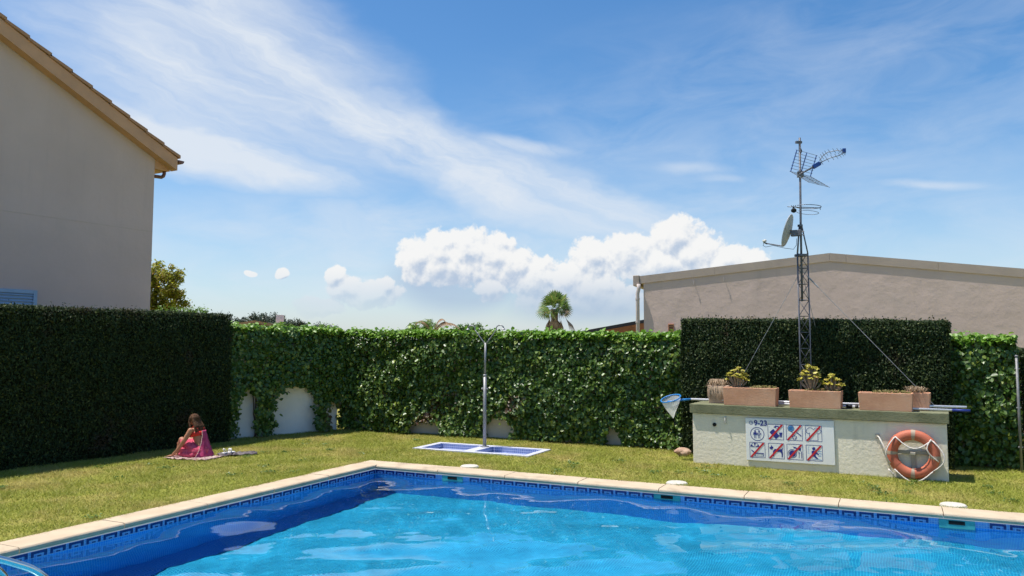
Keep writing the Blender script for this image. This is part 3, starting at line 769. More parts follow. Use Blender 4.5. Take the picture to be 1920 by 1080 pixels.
def ladder():
    l = thing('pool_ladder', 'polished steel pool ladder handrail at the near pool corner', 'ladder', fr(2.58, -7.1, 0), POOL_A)
    m_chrome = mat('polished_steel', (0.72, 0.71, 0.70), 0.12, 0.05, 8, metal=1.0)
    pr = [(-.78, .03), (-.78, .30), (-.74, .50), (-.62, .66), (-.46, .735), (-.30, .735), (-.15, .68), (0, .60), (.15, .525), (.30, .435), (.42, .30), (.465, .14), (.47, -.05), (.47, -.5), (.47, -1.1)]
    sm = []
    P = [Vector((0, a, b)) for a, b in pr]
    for i in range(len(P) - 1):
        p0, p1, p2, p3 = P[max(i - 1, 0)], P[i], P[i + 1], P[min(i + 2, len(P) - 1)]
        for k in range(5):
            t = k / 5; sm.append(.5 * ((2 * p1) + (p2 - p0) * t + (2 * p0 - 5 * p1 + 4 * p2 - p3) * t * t + (3 * p1 - p0 - 3 * p2 + p3) * t ** 3))
    sm.append(P[-1])
    for x in (0, -.5):
        MB().tube([p + Vector((x, 0, 0)) for p in sm], .0215, 16).build('rail', m_chrome, l, smooth=True)
        MB().lathe([(.05, .03), (.05, .036), (.024, .05)], 16, (x, -.78, 0)).build('anchor_flange', m_chrome, l)
    for z in (-.3, -.6, -.9): MB().box(-.48, -.02, .435, .505, z, z + .03).build('tread', m_chrome, l, bevel=.006)
ladder()

p = thing('metal_post', 'thin grey metal fence post at the end of the ivy', 'post', (7.16, 11.02, 0), R(-25))
MB().tube([(0, 0, 0), (0, 0, 1.62)], .018, 10).build('tube', m_galv, p, smooth=True)
MB().lathe([(.024, 1.62), (.024, 1.635), (.01, 1.645)], 10).build('cap', m_galv, p)
for z in (.35, .9, 1.45): MB().tube([(-.028, 0, z), (.028, 0, z)], .012, 6).build('wire_clip', m_galv, p)

def stone():
    bm = bmesh.new(); bmesh.ops.create_icosphere(bm, subdivisions=3, radius=.13)
    r = np.random.default_rng(5)
    d = [Vector(v).normalized() for v in r.normal(0, 1, (9, 3))]
    for v in bm.verts:
        n = v.co.normalized(); k = 1
        for q in d: k -= max(0, n.dot(q) - .62) * .85
        k *= 1 + .05 * math.sin(n.x * 13 + n.z * 9) * math.sin(n.y * 11)
        v.co = Vector((n.x * 1.25, n.y * .9, n.z * .72)) * .12 * k
    me = bpy.data.meshes.new('garden_stone'); bm.to_mesh(me); bm.free()
    me.materials.append(mat('pinkish_rock', (0.38, 0.22, 0.15), .9, .3, 9, bump=.5, bscale=30, col2=(.5, .36, .26)))
    link('garden_stone', me, loc=(2.74, 12.6, .055), label='pinkish rock at the foot of the ivy beside the rendered block', category='stone')
stone()

# =================================================================== THE RENDERED BLOCK AND WHAT STANDS ON IT
BLK = ((2.752, 11.896, 0), R(-29.3))
def blk(u, y, z):
    c, s = math.cos(BLK[1]), math.sin(BLK[1]); return (BLK[0][0] + u * c - y * s, BLK[0][1] + u * s + y * c, z)
m_block = mat('cream_block_render', (0.80, 0.73, 0.58), 0.9, 0.05, 1.6, streak=.5, bump=.35, bscale=22, stain=(0.68, .61, .47, .4), sscale=2.0)
m_slab = mat('mossy_concrete', (0.150, 0.155, 0.085), 0.95, 0.2, 5.0, bump=.4, bscale=40, col2=(0.22, 0.22, 0.13), stain=(0.09, .10, .055, .7), sscale=3.5)
BD = 0.58
b = thing('rendered_block', 'low cream rendered block with mossy concrete slab top', 'wall block', *BLK)
MB().box(0, 3.38, 0, BD, 0, .755).build('wall', m_block, b, bevel=.008)
MB().box(-.03, 3.41, -.048, BD + .04, .757, .893).build('slab', m_slab, b, bevel=.008)
MB().lathe([(.028, 0), (.028, .03), (.001, .03)], 16).build('drain_hole', m_dark, b).matrix_local = Matrix.Translation((.335, .012, .594)) @ Matrix.Rotation(R(90), 4, 'X')
cl = MB(); cl.box(.485, .515, -.012, -.0005, .62, .72); cl.tube([(.5, -.01, .70), (.5, -.04, .70), (.5, -.045, .66)], .008, 6); cl.tube([(.5, -.01, .64), (.5, -.03, .64)], .008, 6)
cl.build('wall_clip', m_lid, b)

# ---- planters
m_pot = mat('terracotta_planter', (0.58, 0.285, 0.165), .9, .12, 4.0, bump=.2, bscale=40, col2=(.68, .37, .23), stain=(.66, .46, .33, .55), sscale=3)
m_pot2 = mat('pale_terracotta', (0.48, 0.33, 0.23), .9, .12, 4.0, bump=.2, col2=(.56, .41, .30), stain=(.6, .5, .4, .5), sscale=4)
m_soil = mat('dry_soil', (0.10, .07, .045), 1, .4, 30, bump=.6)
def planter(label, u0, u1, y0, y1, h, m, rz=0.0):
    t = thing('planter_box', label, 'planter', blk((u0 + u1) / 2, (y0 + y1) / 2, .894), BLK[1] + rz, group='terracotta planter boxes on the slab')
    w, d = (u1 - u0) / 2, (y1 - y0) / 2; th = .022; tp = .014
    o = [(-w + tp, -d + tp, 0), (w - tp, -d + tp, 0), (w - tp, d - tp, 0), (-w + tp, d - tp, 0), (-w, -d, h), (w, -d, h), (w, d, h), (-w, d, h),
         (-w + th, -d + th, h), (w - th, -d + th, h), (w - th, d - th, h), (-w + th, d - th, h), (-w + th, -d + th, h - .05), (w - th, -d + th, h - .05), (w - th, d - th, h - .05), (-w + th, d - th, h - .05)]
    f = [(0, 3, 2, 1)]
    for a in range(4):
        c = (a + 1) % 4; f += [(a, c, c + 4, a + 4), (a + 4, c + 4, c + 8, a + 8), (a + 8, c + 8, c + 12, a + 12)]
    f.append((12, 13, 14, 15))
    MB().add(o, f).build('box', m, t, bevel=.006)
    MB().box(-w + th + .001, w - th - .001, -d + th + .001, d - th - .001, h - .06, h - .028).build('soil', m_soil, t)
    return t
YP = -.02
planter('small pale planter overgrown with dry grass, nearest the pool net', .16, .46, .24, .50, .265, m_pot2, R(6))
planter('long terracotta planter with one bushy succulent, left of the mast foot', .47, 1.235, YP, .24, .262, m_pot)
planter('long terracotta planter in front of the mast holding two succulents', 1.405, 2.11, YP, .24, .245, m_pot)
planter('long terracotta planter with low creeping plants above the life ring', 2.325, 2.995, YP, .24, .242, m_pot)
planter('terracotta planter half hidden behind the one above the life ring', 2.82, 3.20, .27, .50, .24, m_pot, R(-3))

m_aeo = leafmat('succulent_leaves', (0.42, 0.40, 0.05), (0.58, 0.50, 0.08), (0.60, 0.40, 0.12), rough=.5, spec=.4, trans=.2)
m_aest = mat('succulent_stem', (0.36, 0.24, 0.15), .9, .25, 20)
def aeonium(label, u, y, z, h, w, nb, seed):
    r = random.Random(seed)
    t = thing('succulent_plant', label, 'plant', blk(u, y, z), BLK[1], group='bushy succulents in the planters')
    st = MB(); P, Nn = [], []
    for i in range(nb):
        a = r.uniform(0, 6.28); k = math.sqrt(r.random()); ex, ey = math.cos(a) * k * w, math.sin(a) * k * w * .6
        ez = h * (.48 + .52 * (1 - k * k)) * r.uniform(.80, 1.0)
        sx, sy = ex * .18, ey * .18
        st.tube([(sx, sy, 0), (sx + ex * .25, sy + ey * .25, ez * .4), (ex * .85, ey * .85, ez * .75), (ex, ey, ez)], [.013, .011, .009, .007], 6)
        R0 = r.uniform(.028, .042)
        for q in range(20):
            ring = q / 20; th = q * 2.4; el = R(80 - 75 * ring)
            d = np.array([math.cos(th) * math.cos(el), math.sin(th) * math.cos(el), math.sin(el)])
            P.append(np.array([ex, ey, ez]) + d * R0 * (.35 + .65 * ring)); Nn.append(np.array([d[0] * .4, d[1] * .4, 1.0]))
    st.build('stems', m_aest, t, smooth=True, kind='stuff')
    link('rosettes', leaves('rosettes', np.array(P), np.array(Nn), .048, m_aeo, LEAF4, width=.62, updir=(0, 0, .6), jit=.35), t, kind='stuff')
aeonium('yellow green succulent bush in the planter left of the mast', .66, .10, 1.10, .35, .16, 34, 1)
aeonium('tall yellow green succulent right beside the lattice mast foot', 1.70, .11, 1.08, .43, .15, 30, 2)
aeonium('smaller yellow succulent, right of the tall one by the mast', 1.99, .11, 1.08, .29, .135, 24, 3)

m_trail = leafmat('creeping_succulent_leaves', (0.16, 0.15, 0.03), (0.25, 0.20, 0.06), (0.30, 0.13, 0.07), rough=.6, trans=.15)
m_dry = leafmat('dry_grass_leaves', (0.34, 0.24, 0.15), (0.46, 0.34, 0.23), (0.24, 0.20, 0.12), rough=.8, trans=.2)
def creeping(label, u0, u1, yf, z, n, m, long=False, seed=0):
    t = thing('creeping_plant', label, 'plant', blk((u0 + u1) / 2, yf, z), BLK[1], group='low plants in the planters')
    r = np.random.default_rng(seed); w = (u1 - u0) / 2
    x = r.uniform(-w, w, n); y = r.uniform(-.005, .17, n); zz = r.uniform(-.01, .045, n) * (1 - (x / w) ** 4 * .6)
    P = np.stack([x, y, zz], 1)
    link('leaves', leaves('leaves', P, np.tile([0, -.4, 1.], (n, 1)), .034, m, LEAF4, width=.35, updir=(0, -1, .2), jit=.8), t, kind='stuff')
    st = MB()
    for i in range(9):
        xx = r.uniform(-w * .9, w * .9); L = r.uniform(.03, .09) * (2.1 if long and i < 4 else 1)
        st.tube([(xx, .03, .0), (xx + .004, -.014, .004), (xx + .01, -.02, -L * .5), (xx + r.uniform(.0, .05), -.018, -L)], [.0035, .0035, .003, .002], 5)
    st.build('trailing_stems', m_aest, t, kind='stuff')
creeping('olive creeper spilling over the right half of the planter left of the mast', .85, 1.23, .02, 1.145, 420, m_trail, True, 4)
creeping('olive creeper spilling over the planter with two succulents', 1.62, 2.09, .02, 1.128, 520, m_trail, True, 5)
creeping('low olive creeper along the planter above the life ring', 2.50, 2.97, .02, 1.126, 480, m_trail, False, 6)
def dry_tuft(label, u, y, z, w, h, n, droop, seed):
    t = thing('grass_tuft', label, 'plant', blk(u, y, z), BLK[1], group='dry tufts in the small planters')
    r = np.random.default_rng(seed); V = []
    for i in range(n):
        bx, by = r.uniform(-w * .6, w * .6), r.uniform(-.09, .09); a = r.uniform(0, 6.283); k = r.uniform(.2, 1.0)
        d = np.array([math.cos(a) * k * w, math.sin(a) * k * .14 - .03, h * r.uniform(.4, 1.0)]); q = np.array([-math.sin(a), math.cos(a), 0]) * .004
        b0 = np.array([bx, by, 0]); m_ = b0 + d * np.array([.5, .5, .8]); e = b0 + d * np.array([1, 1, 1 - droop * k * 1.3])
        V.append([b0 - q, b0 + q, m_ + q * .8, e, m_ - q * .8])
    link('blades', np_mesh('blades', np.array(V), [(0, 1, 2, 4), (4, 2, 3)], 5, m_dry), t, kind='stuff')
    if droop > .9:
        V = []
        for i in range(190):
            bx = r.uniform(-.13, .10); L = r.uniform(.08, .24); q = np.array([.003, 0, 0]); y0 = -.145 - r.uniform(0, .02)
            V.append([(bx - .003, -.12, .01), (bx + .003, -.12, .01), (bx + .004, y0, -.01), (bx + r.uniform(-.02, .03), y0 + .005, -L), (bx - .004, y0, -.01)])
        link('hanging_blades', np_mesh('hanging_blades', np.array(V), [(0, 1, 2, 4), (4, 2, 3)], 5, m_dry), t, kind='stuff')
dry_tuft('dry straw coloured tuft hanging over the small pale planter', .31, .37, 1.145, .16, .15, 260, 1.0, 8)
dry_tuft('grey green tuft in the half hidden planter by the guy wire', 3.02, .38, 1.12, .15, .13, 200, .4, 9)

# ---- poles and net
m_pole = mat('white_aluminium_pole', (0.74, 0.74, 0.76), .35, .05, 6, metal=.3)
m_nblue = mat('blue_net_frame', (0.03, 0.22, 0.55), .4, .1, 8)
def net():
    t = thing('leaf_net', 'pool leaf net with blue frame on a long white pole across the slab', 'pool net', blk(0, .18, .905), BLK[1])
    MB().tube([(-.10, .09, .035), (3.62, .125, .055)], .017, 10).build('pole', m_pole, t, smooth=True)
    MB().tube([(1.95, .108, .046), (2.05, .109, .0465)], .024, 10).build('pole_lock', mat('black_plastic', (.02, .02, .022), .5, .2), t)
    f = MB()
    loop = [(-.40 + .155 * math.cos(a) + .02, -.05 + .11 * math.sin(a), .045 + .03 * math.cos(a) + .05 * math.sin(a)) for a in np.linspace(0, 2 * math.pi, 25)]
    f.tube(loop, .010, 6, cap=False)
    f.tube([(-.10, .09, .036), (-.19, .01, .028), (-.33, -.03, .01)], [.016, .02, .014], 6); f.tube([(-.19, .01, .028), (-.30, -.10, .005), (-.40, -.155, .01)], [.016, .012, .01], 6); f.tube([(-.19, .02, .028), (-.26, .05, .03)], .012, 6)
    f.build('frame', m_nblue, t, smooth=True)
    mm = bpy.data.materials.new('net_fabric'); mm.use_nodes = True; nt = mm.node_tree; bb = nt.nodes['Principled BSDF']; out = nt.nodes['Material Output']
    bb.inputs['Base Color'].default_value = (.74, .76, .74, 1); bb.inputs['Roughness'].default_value = .8
    tr = nt.nodes.new('ShaderNodeBsdfTransparent'); tl = nt.nodes.new('ShaderNodeBsdfTranslucent'); tl.inputs[0].default_value = (.7, .72, .7, 1)
    a = nt.nodes.new('ShaderNodeMixShader'); a.inputs[0].default_value = .4; nt.links.new(bb.outputs[0], a.inputs[1]); nt.links.new(tl.outputs[0], a.inputs[2])
    m2 = nt.nodes.new('ShaderNodeMixShader'); m2.inputs[0].default_value = .25; nt.links.new(a.outputs[0], m2.inputs[1]); nt.links.new(tr.outputs[0], m2.inputs[2]); nt.links.new(m2.outputs[0], out.inputs[0])
    g = MB(); n = 24; rings = [(0, 1.0), (.08, .80), (.16, .52), (.22, .30), (.275, .12), (.30, .03)]
    for (dz, k) in rings:
        for j in range(n):
            aa = 2 * math.pi * j / n; w = 1 + .05 * math.sin(3 * aa + dz * 20)
            g.v.append((-.38 + .155 * math.cos(aa) * k * w + dz * .12, -.05 + .11 * math.sin(aa) * k * w, .04 + .03 * math.cos(aa) * k + .05 * math.sin(aa) * k - dz))
    for i in range(len(rings) - 1):
        for j in range(n): g.f.append((i * n + j, i * n + (j + 1) % n, (i + 1) * n + (j + 1) % n, (i + 1) * n + j)); g.mi.append(0)
    g.build('net_bag', mm, t, smooth=True)
    q = thing('telescopic_pole', 'second white aluminium pole lying behind the planters with a blue end', 'pole', blk(0, .30, .90), BLK[1])
    MB().tube([(.65, -.03, .018), (3.45, -.05, .018)], .016, 10).build('pole', m_pole, q, smooth=True)
    MB().tube([(3.45, -.05, .018), (3.66, -.0515, .018)], .019, 10).build('end_grip', mat('dark_blue_grip', (.02, .04, .22), .5, .1), q, smooth=True)
    MB().tube([(2.14, -.0405, .018), (2.22, -.041, .018)], .026, 10).build('pole_lock', MATS['black_plastic'], q, smooth=True)
    MB().tube([(2.26, -.0413, .018), (2.30, -.0417, .018)], .024, 10).build('pole_lock', MATS['black_plastic'], q, smooth=True)
net()

# ---- sign with pictograms
m_sign = mat('sign_white', (0.80, 0.80, 0.78), .35, .02, 3)
m_ink = mat('sign_blue_ink', (0.025, 0.035, 0.23), .45, .05, 8)
m_red = mat('sign_red_ink', (0.55, 0.02, 0.03), .45, .05, 8)
m_lb = mat('sign_light_blue_ink', (0.10, 0.35, 0.65), .45, .05, 8)
def sign():
    W, H = 1.21, .61
    t = thing('pool_rules_sign', 'white pool rules sign with eight blue pictograms and red slashes', 'sign', blk(.80, -.026, .105), BLK[1] )
    t.rotation_euler = (0, R(-.6), BLK[1])
    MB().box(0, W, 0, .016, 0, H).build('panel', m_sign, t, bevel=.004)
    for x in (.1, 1.1):
        for z in (.1, .5): MB().box(x - .03, x + .03, 0.0165, .0255, z - .02, z + .02).build('spacer', m_galv, t)
    S = .215
    def poly(mb, pts, mi, y): mb.add([(a, y, b_) for a, b_ in pts], [tuple(range(len(pts)))], mi)
    def line(mb, a, b_, w, mi, y):
        d = Vector((b_[0] - a[0], b_[1] - a[1])); n = Vector((-d.y, d.x)).normalized() * w / 2
        poly(mb, [(a[0] - n.x, a[1] - n.y), (b_[0] - n.x, b_[1] - n.y), (b_[0] + n.x, b_[1] + n.y), (a[0] + n.x, a[1] + n.y)], mi, y)
    def ring(mb, c, r, w, mi, y, n=28, sx=1, a0=0, a1=2 * math.pi):
        for k in range(n):
            p, q = a0 + (a1 - a0) * k / n, a0 + (a1 - a0) * (k + 1) / n
            poly(mb, [(c[0] + math.cos(p) * (r - w) * sx, c[1] + math.sin(p) * (r - w)), (c[0] + math.cos(p) * r * sx, c[1] + math.sin(p) * r), (c[0] + math.cos(q) * r * sx, c[1] + math.sin(q) * r), (c[0] + math.cos(q) * (r - w) * sx, c[1] + math.sin(q) * (r - w))], mi, y)
    def disc(mb, c, r, mi, y, sx=1, n=20): poly(mb, [(c[0] + math.cos(2 * math.pi * k / n) * r * sx, c[1] + math.sin(2 * math.pi * k / n) * r) for k in range(n)], mi, y)
    Y1, Y2, Y3, Y4 = -.0012, -.0020, -.0028, -.0036
    def pict(cx, cz, fn, frame=True, slash=True):
        mb = MB(); h = S / 2
        if frame:
            for a, b_ in (((-h, -h), (h, -h)), ((h, -h), (h, h)), ((h, h), (-h, h)), ((-h, h), (-h, -h))): line(mb, a, b_, .006, 0, Y1 if a[1] == b_[1] else Y1 - .0003)
        fn(mb)
        if slash: line(mb, (-h * .86, -h * .98), (h * .86, h * .98), .025, 1, Y4)
        o = mb.build('pictogram', [m_ink, m_red, m_lb, m_sign], t); o.location = (cx, 0, cz)
    def people(mb):
        ring(mb, (0, -.005), .10, .009, 0, Y1)
        line(mb, (-.03, .064), (.03, .064), .006, 0, Y1)
        for x, fem in ((-.03, 0), (.026, 1)):
            disc(mb, (x, .036), .013, 0, Y2)
            if fem:
                ring(mb, (x, -.002), .020, .005, 0, Y2, 14); line(mb, (x, .016), (x, -.02), .006, 0, Y3)
            else: poly(mb, [(x - .021, -.018), (x + .021, -.018), (x + .017, .02), (x - .017, .02)], 0, Y2)
            for q in (-.009, .009): line(mb, (x + q, -.022), (x + q, -.066), .008, 0, Y2)
            for q in (-.024, .024): line(mb, (x + q, .014), (x + q * 1.1, -.02), .006, 0, Y3)
    def litter(mb):
        c, s_ = math.cos(R(-48)), math.sin(R(-48))
        def rt(p): return (p[0] * c - p[1] * s_ - .02, p[0] * s_ + p[1] * c - .025)
        poly(mb, [rt(p) for p in ((-.06, -.036), (.07, -.036), (.07, .036), (-.06, .036))], 0, Y2)
        poly(mb, [(.045, -.005), (.095, -.005), (.088, -.03), (.082, -.075), (.074, -.075), (.070, -.04), (.064, -.075), (.056, -.075), (.05, -.03)], 0, Y2)
        poly(mb, [(-.03, .065), (0, .092), (.045, .085), (.06, .05), (.04, .02), (.02, .05), (-.005, .06)], 0, Y2)
        poly(mb, [(.005, .06), (.02, .075), (.035, .06), (.02, .052)], 3, Y3)
    def racket(mb):
        ring(mb, (-.045, .06), .045, .006, 0, Y1, 22, 1.05); disc(mb, (-.045, .06), .037, 2, Y1 + .0003, 1.05)
        for k in range(4):
            q = -.02 + k * .014; line(mb, (-.045 + q - .02, .06 - .02 - q * .2), (-.045 + q + .012, .06 + .03), .003, 0, Y2); line(mb, (-.07, .04 + k * .013), (-.02, .045 + k * .013), .003, 0, Y3)
        line(mb, (-.05, .018), (0, -.005), .006, 0, Y2); line(mb, (.03, .01), (.095, -.045), .013, 0, Y2)
        ring(mb, (.0, -.065), .034, .004, 0, Y1, 18)
        for a in (90, 162, 234, 306, 18): disc(mb, (.022 * math.cos(R(a)), -.065 + .022 * math.sin(R(a))), .008, 0, Y2, 1, 8)
    def shirt(mb):
        pts = [(-.055, -.095), (-.055, .01), (-.065, -.005), (-.10, .02), (-.09, .055), (-.06, .082), (-.03, .082), (0, .055), (.03, .082), (.06, .078), (.10, .045), (.092, .015), (.06, .0), (.055, .01), (.055, -.095)]
        for a, b_ in zip(pts, pts[1:] + pts[:1]): line(mb, a, b_, .006, 0, Y2)
    def lounger(mb):
        ring(mb, (-.035, .045), .062, .062, 3, Y1, 12, 1, R(0), R(180))
        for a in (0, 70, 140): ring(mb, (-.035, .04), .062, .062, 0, Y2, 6, 1, R(a + 5), R(a + 35))
        ring(mb, (-.035, .04), .064, .006, 0, Y3, 16, 1, 0, math.pi)
        line(mb, (-.085, -.005), (-.03, -.05), .012, 0, Y2); line(mb, (-.03, -.048), (.09, -.048), .014, 0, Y3)
        for x in (-.03, .075): line(mb, (x, -.05), (x - .008 if x < 0 else x + .01, -.088), .009, 0, Y2)
        line(mb, (-.04, -.088), (.09, -.085), .006, 0, Y1)
    def dog(mb):
        poly(mb, [(-.092, .03), (-.06, .015), (-.045, .035), (-.038, .055), (-.052, .06), (-.065, .082), (-.075, .055), (-.095, .05)], 0, Y2)
        poly(mb, [(-.045, .0), (-.02, .03), (.04, .022), (.075, .03), (.095, .06), (.085, .015), (.09, -.03), (.085, -.085), (.072, -.085), (.07, -.03), (.05, -.01), (0, -.015), (-.03, -.04), (-.032, -.08), (-.045, -.08), (-.05, -.03)], 0, Y2)
    def plate(mb):
        disc(mb, (-.035, -.025), .046, 0, Y2); ring(mb, (-.035, -.025), .062, .007, 0, Y1)
        poly(mb, [(-.03, .075), (.01, .07), (.035, .055), (.06, .055), (.075, .07), (.085, .04), (.07, .01), (.055, .03), (.02, .045), (-.01, .055)], 0, Y2)
        line(mb, (.055, -.08), (.055, -.02), .007, 0, Y2); disc(mb, (.055, -.01), .010, 0, Y3, 1, 10); line(mb, (.09, -.085), (.09, .01), .010, 0, Y2)
    def runner(mb):
        disc(mb, (-.005, .06), .022, 0, Y2)
        poly(mb, [(-.035, .025), (-.01, .035), (.025, .02), (.045, .0), (.065, -.015), (.05, -.025), (.02, -.01), (.015, -.04), (.05, -.075), (.035, -.085), (-.01, -.05), (-.05, -.06), (-.055, -.045), (-.035, -.03)], 0, Y2)
        for k, (a, b_) in enumerate((((.05, .02), (.095, .03)), ((.06, .0), (.10, -.01)), ((.05, -.04), (.09, -.035)), ((-.03, -.09), (.03, -.085)), ((.04, -.085), (.095, -.095)))): line(mb, a, b_, .007, 2, Y1)
        for k in range(4): disc(mb, (-.075, .08 - k * .028), .006, 2, Y1, 1, 8)
    xs = [.170, .425, .680, .940]; zt, zb = .425, .155
    pict(xs[0] - .005, zt - .035, people, False, False)
    for x, fn in zip(xs[1:], (litter, racket, shirt)): pict(x, zt, fn)
    for x, fn in zip(xs, (lounger, dog, plate, runner)): pict(x - (.01 if x == xs[0] else 0), zb, fn)
    # hours with a little clock
    mb = MB(); ring(mb, (.08, .545), .027, .007, 0, Y1, 20); line(mb, (.08, .545), (.096, .545), .005, 0, Y2); line(mb, (.08, .545), (.08, .56), .005, 0, Y2)
    mb.build('clock_symbol', m_ink, t)
    cu = bpy.data.curves.new('hours', 'FONT'); cu.body = '9-23'; cu.size = .104; cu.offset = .0035
    tmp = bpy.data.objects.new('tmp_hours', cu); COL.objects.link(tmp)
    me = bpy.data.meshes.new_from_object(tmp.evaluated_get(bpy.context.evaluated_depsgraph_get())); bpy.data.objects.remove(tmp)
    me.materials.clear(); me.materials.append(m_ink)
    o = link('hours_text', me, t); o.rotation_euler = (R(90), 0, 0); o.location = (.122, -.0022, .510)
sign()

# ---- life ring with bracket
m_orange = mat('orange_ring_vinyl', (0.47, 0.115, 0.060), .6, .10, 3, bump=.1, bscale=60, col2=(.54, .16, .09))
m_tape = mat('grey_reflective_tape', (0.38, 0.29, 0.21), .6, .1, 10)
m_rope = mat('white_rope', (0.72, 0.66, 0.60), .9, .1, 60, bump=.5, bscale=200)
def lifering():
    t = thing('life_ring', 'faded orange life ring with white rope hung on the rendered block', 'life ring', blk(2.978, -.085, .345), BLK[1])
    Rm, rm = .252, .068
    def torus(a0, a1, r, n, k=16, Rr=Rm):
        v = []; f = []
        for i in range(n + 1):
            a = a0 + (a1 - a0) * i / n
            for j in range(k):
                q = 2 * math.pi * j / k; rr = Rr + r * math.cos(q); v.append((rr * math.cos(a), r * .8 * math.sin(q), rr * math.sin(a)))
        for i in range(n):
            for j in range(k): f.append((i * k + j, i * k + (j + 1) % k, (i + 1) * k + (j + 1) % k, (i + 1) * k + j))
        return v, f
    MB().add(*torus(0, 2 * math.pi, rm, 64)).build('ring', m_orange, t, smooth=True)
    for a in (88, 178, 268, -6): MB().add(*torus(R(a - 5), R(a + 5), rm + .002, 4)).build('reflective_band', m_tape, t, smooth=True)
    rp = [];
    anchors = [40, 130, 215, 285, 330]
    def seg(a0, a1, bow, yy=-.06):
        out = []
        p0 = Vector((math.cos(R(a0)), 0, math.sin(R(a0)))) * (Rm + rm * .75); p1 = Vector((math.cos(R(a1)), 0, math.sin(R(a1)))) * (Rm + rm * .75)
        for k in range(13):
            q = k / 12; m_ = p0.lerp(p1, q); d = math.sin(math.pi * q)
            out.append(m_ + Vector((bow[0] * d, yy * (.35 + .65 * d) - .025, bow[1] * d)))
        return out
    for a0, a1, bow in ((132, 42, (0, -.13)), (133, 205, (-.075, -.02)), (222, 318, (0, -.145)), (40, -42, (.135, -.02)), (44, -14, (-.085, .0))):
        MB().tube(seg(a0, a1, bow), .0085, 7).build('rope', m_rope, t, smooth=True)
    MB().tube([(-.30, -.05, -.21), (-.27, -.06, -.235), (-.25, -.05, -.27), (-.235, -.05, -.26)], .010, 7).build('rope_knot', m_rope, t, smooth=True)
    for a in (42, 132, 215, 318): MB().add(*torus(R(a - 2), R(a + 2), rm + .004, 3)).build('rope_strap', m_orange, t, smooth=True)
    h = thing('ring_bracket', 'grey metal bracket holding the life ring, with a slanting rod', 'bracket', blk(2.978, -.002, .345), BLK[1])
    mb_ = mat('painted_bracket', (0.38, .35, .28), .6, .1, 8)
    MB().box(-.30, .30, -.03, -.008, -.005, .04).build('cross_bar', mb_, h, bevel=.003)
    MB().box(-.028, .028, -.026, -.006, -.27, -.0055).build('stem', mb_, h, bevel=.003)
    MB().box(-.03, .03, -.17, -.0305, -.0, .03).build('arm', mb_, h, bevel=.003)
    MB().box(-.455, -.40, -.012, -.0005, .175, .235).build('hook_plate', mb_, h, bevel=.003)
    MB().tube([(-.425, -.01, .205), (-.40, -.10, .20), (-.30, -.10, -.02), (-.24, -.09, -.12)], .010, 8).build('slanting_rod', mat('white_rod', (.6, .56, .5), .5, .1), h, smooth=True)
lifering()

# =================================================================== ANTENNA MAST
MX, MY = 4.43, 11.79
m_mast = mat('weathered_mast_steel', (0.13, 0.13, 0.145), .55, .25, 8, metal=.4)
m_wire = mat('guy_wire_steel', (0.34, 0.33, 0.32), .5, .2, 8, metal=.5)
m_alu = mat('dull_aluminium', (0.20, 0.22, 0.26), .5, .15, 8, metal=.5)
m_bluealu = mat('blue_plastic_bar', (0.02, 0.07, 0.28), .4, .1, 8)
def mast():
    t = thing('antenna_mast', 'slender lattice antenna mast rising behind the planters', 'mast', (MX, MY, 0), R(8))
    a = .086; cs = [(-a, -.05), (a, -.05), (0, .10)]
    zt = 3.18
    for (x, y) in cs:
        MB().tube([(x, y, 0), (x, y, zt)], .0105, 8).build('leg', m_mast, t, smooth=True)
        MB().tube([(x, y, zt), (x * .22, y * .22, 3.62)], .0105, 8).build('top_stay', m_mast, t, smooth=True)
    n = 13; dz = zt / n
    rung = {}
    for i in range(3):
        p, q = Vector((*cs[i], 0)), Vector((*cs[(i + 1) % 3], 0))
        rm = MB().tube([p, q], .006, 6).mesh('rung', m_mast, True); bm_ = MB().tube([p, q + Vector((0, 0, dz))], .005, 6).mesh('brace', m_mast, True); bm2 = MB().tube([q, p + Vector((0, 0, dz))], .005, 6).mesh('brace', m_mast, True)
        for k in range(n + 1): link('rung', rm, t, loc=(0, 0, min(k * dz + .02, zt - .01)))
        for k in range(n): link('brace', bm_ if k % 2 else bm2, t, loc=(0, 0, k * dz + .02))
    MB().tube([(0, .0, 2.45), (.010, 0, 3.6), (.032, 0, 4.99)], .0165, 10).build('top_pole', m_mast, t, smooth=True)
    MB().box(-.035, .06, -.02, .02, 4.90, 4.935).build('tip_clamp', m_mast, t); MB().tube([(.028, 0, 4.84), (.05, -.01, 4.78), (.03, -.01, 4.74)], .012, 6).build('tip_cable', m_dark, t)
    for z in (3.14, 3.60): MB().tube([(0, 0, z), (0, 0, z + .03)], .10 if z < 3.2 else .04, 8).build('clamp_ring', m_mast, t)
    inv = Matrix.Translation((MX, MY, 0)) @ Matrix.Rotation(R(8), 4, 'Z'); inv = inv.inverted()
    for e in ((2.95, 12.45, .02), blk(3.26, .52, .93), (5.2, 12.1, .0)):
        MB().tube([Vector((0, 0, 2.93)), inv @ Vector(e)], .0042, 5).build('guy_wire', m_wire, t)
    for e in (blk(3.26, .52, .93),):
        d = (inv @ Vector(e)) - Vector((0, 0, 2.93)); MB().tube([Vector((0, 0, 2.93)) + d * .05, Vector((0, 0, 2.93)) + d * .14], .011, 6).build('turnbuckle', m_wire, t)
mast()
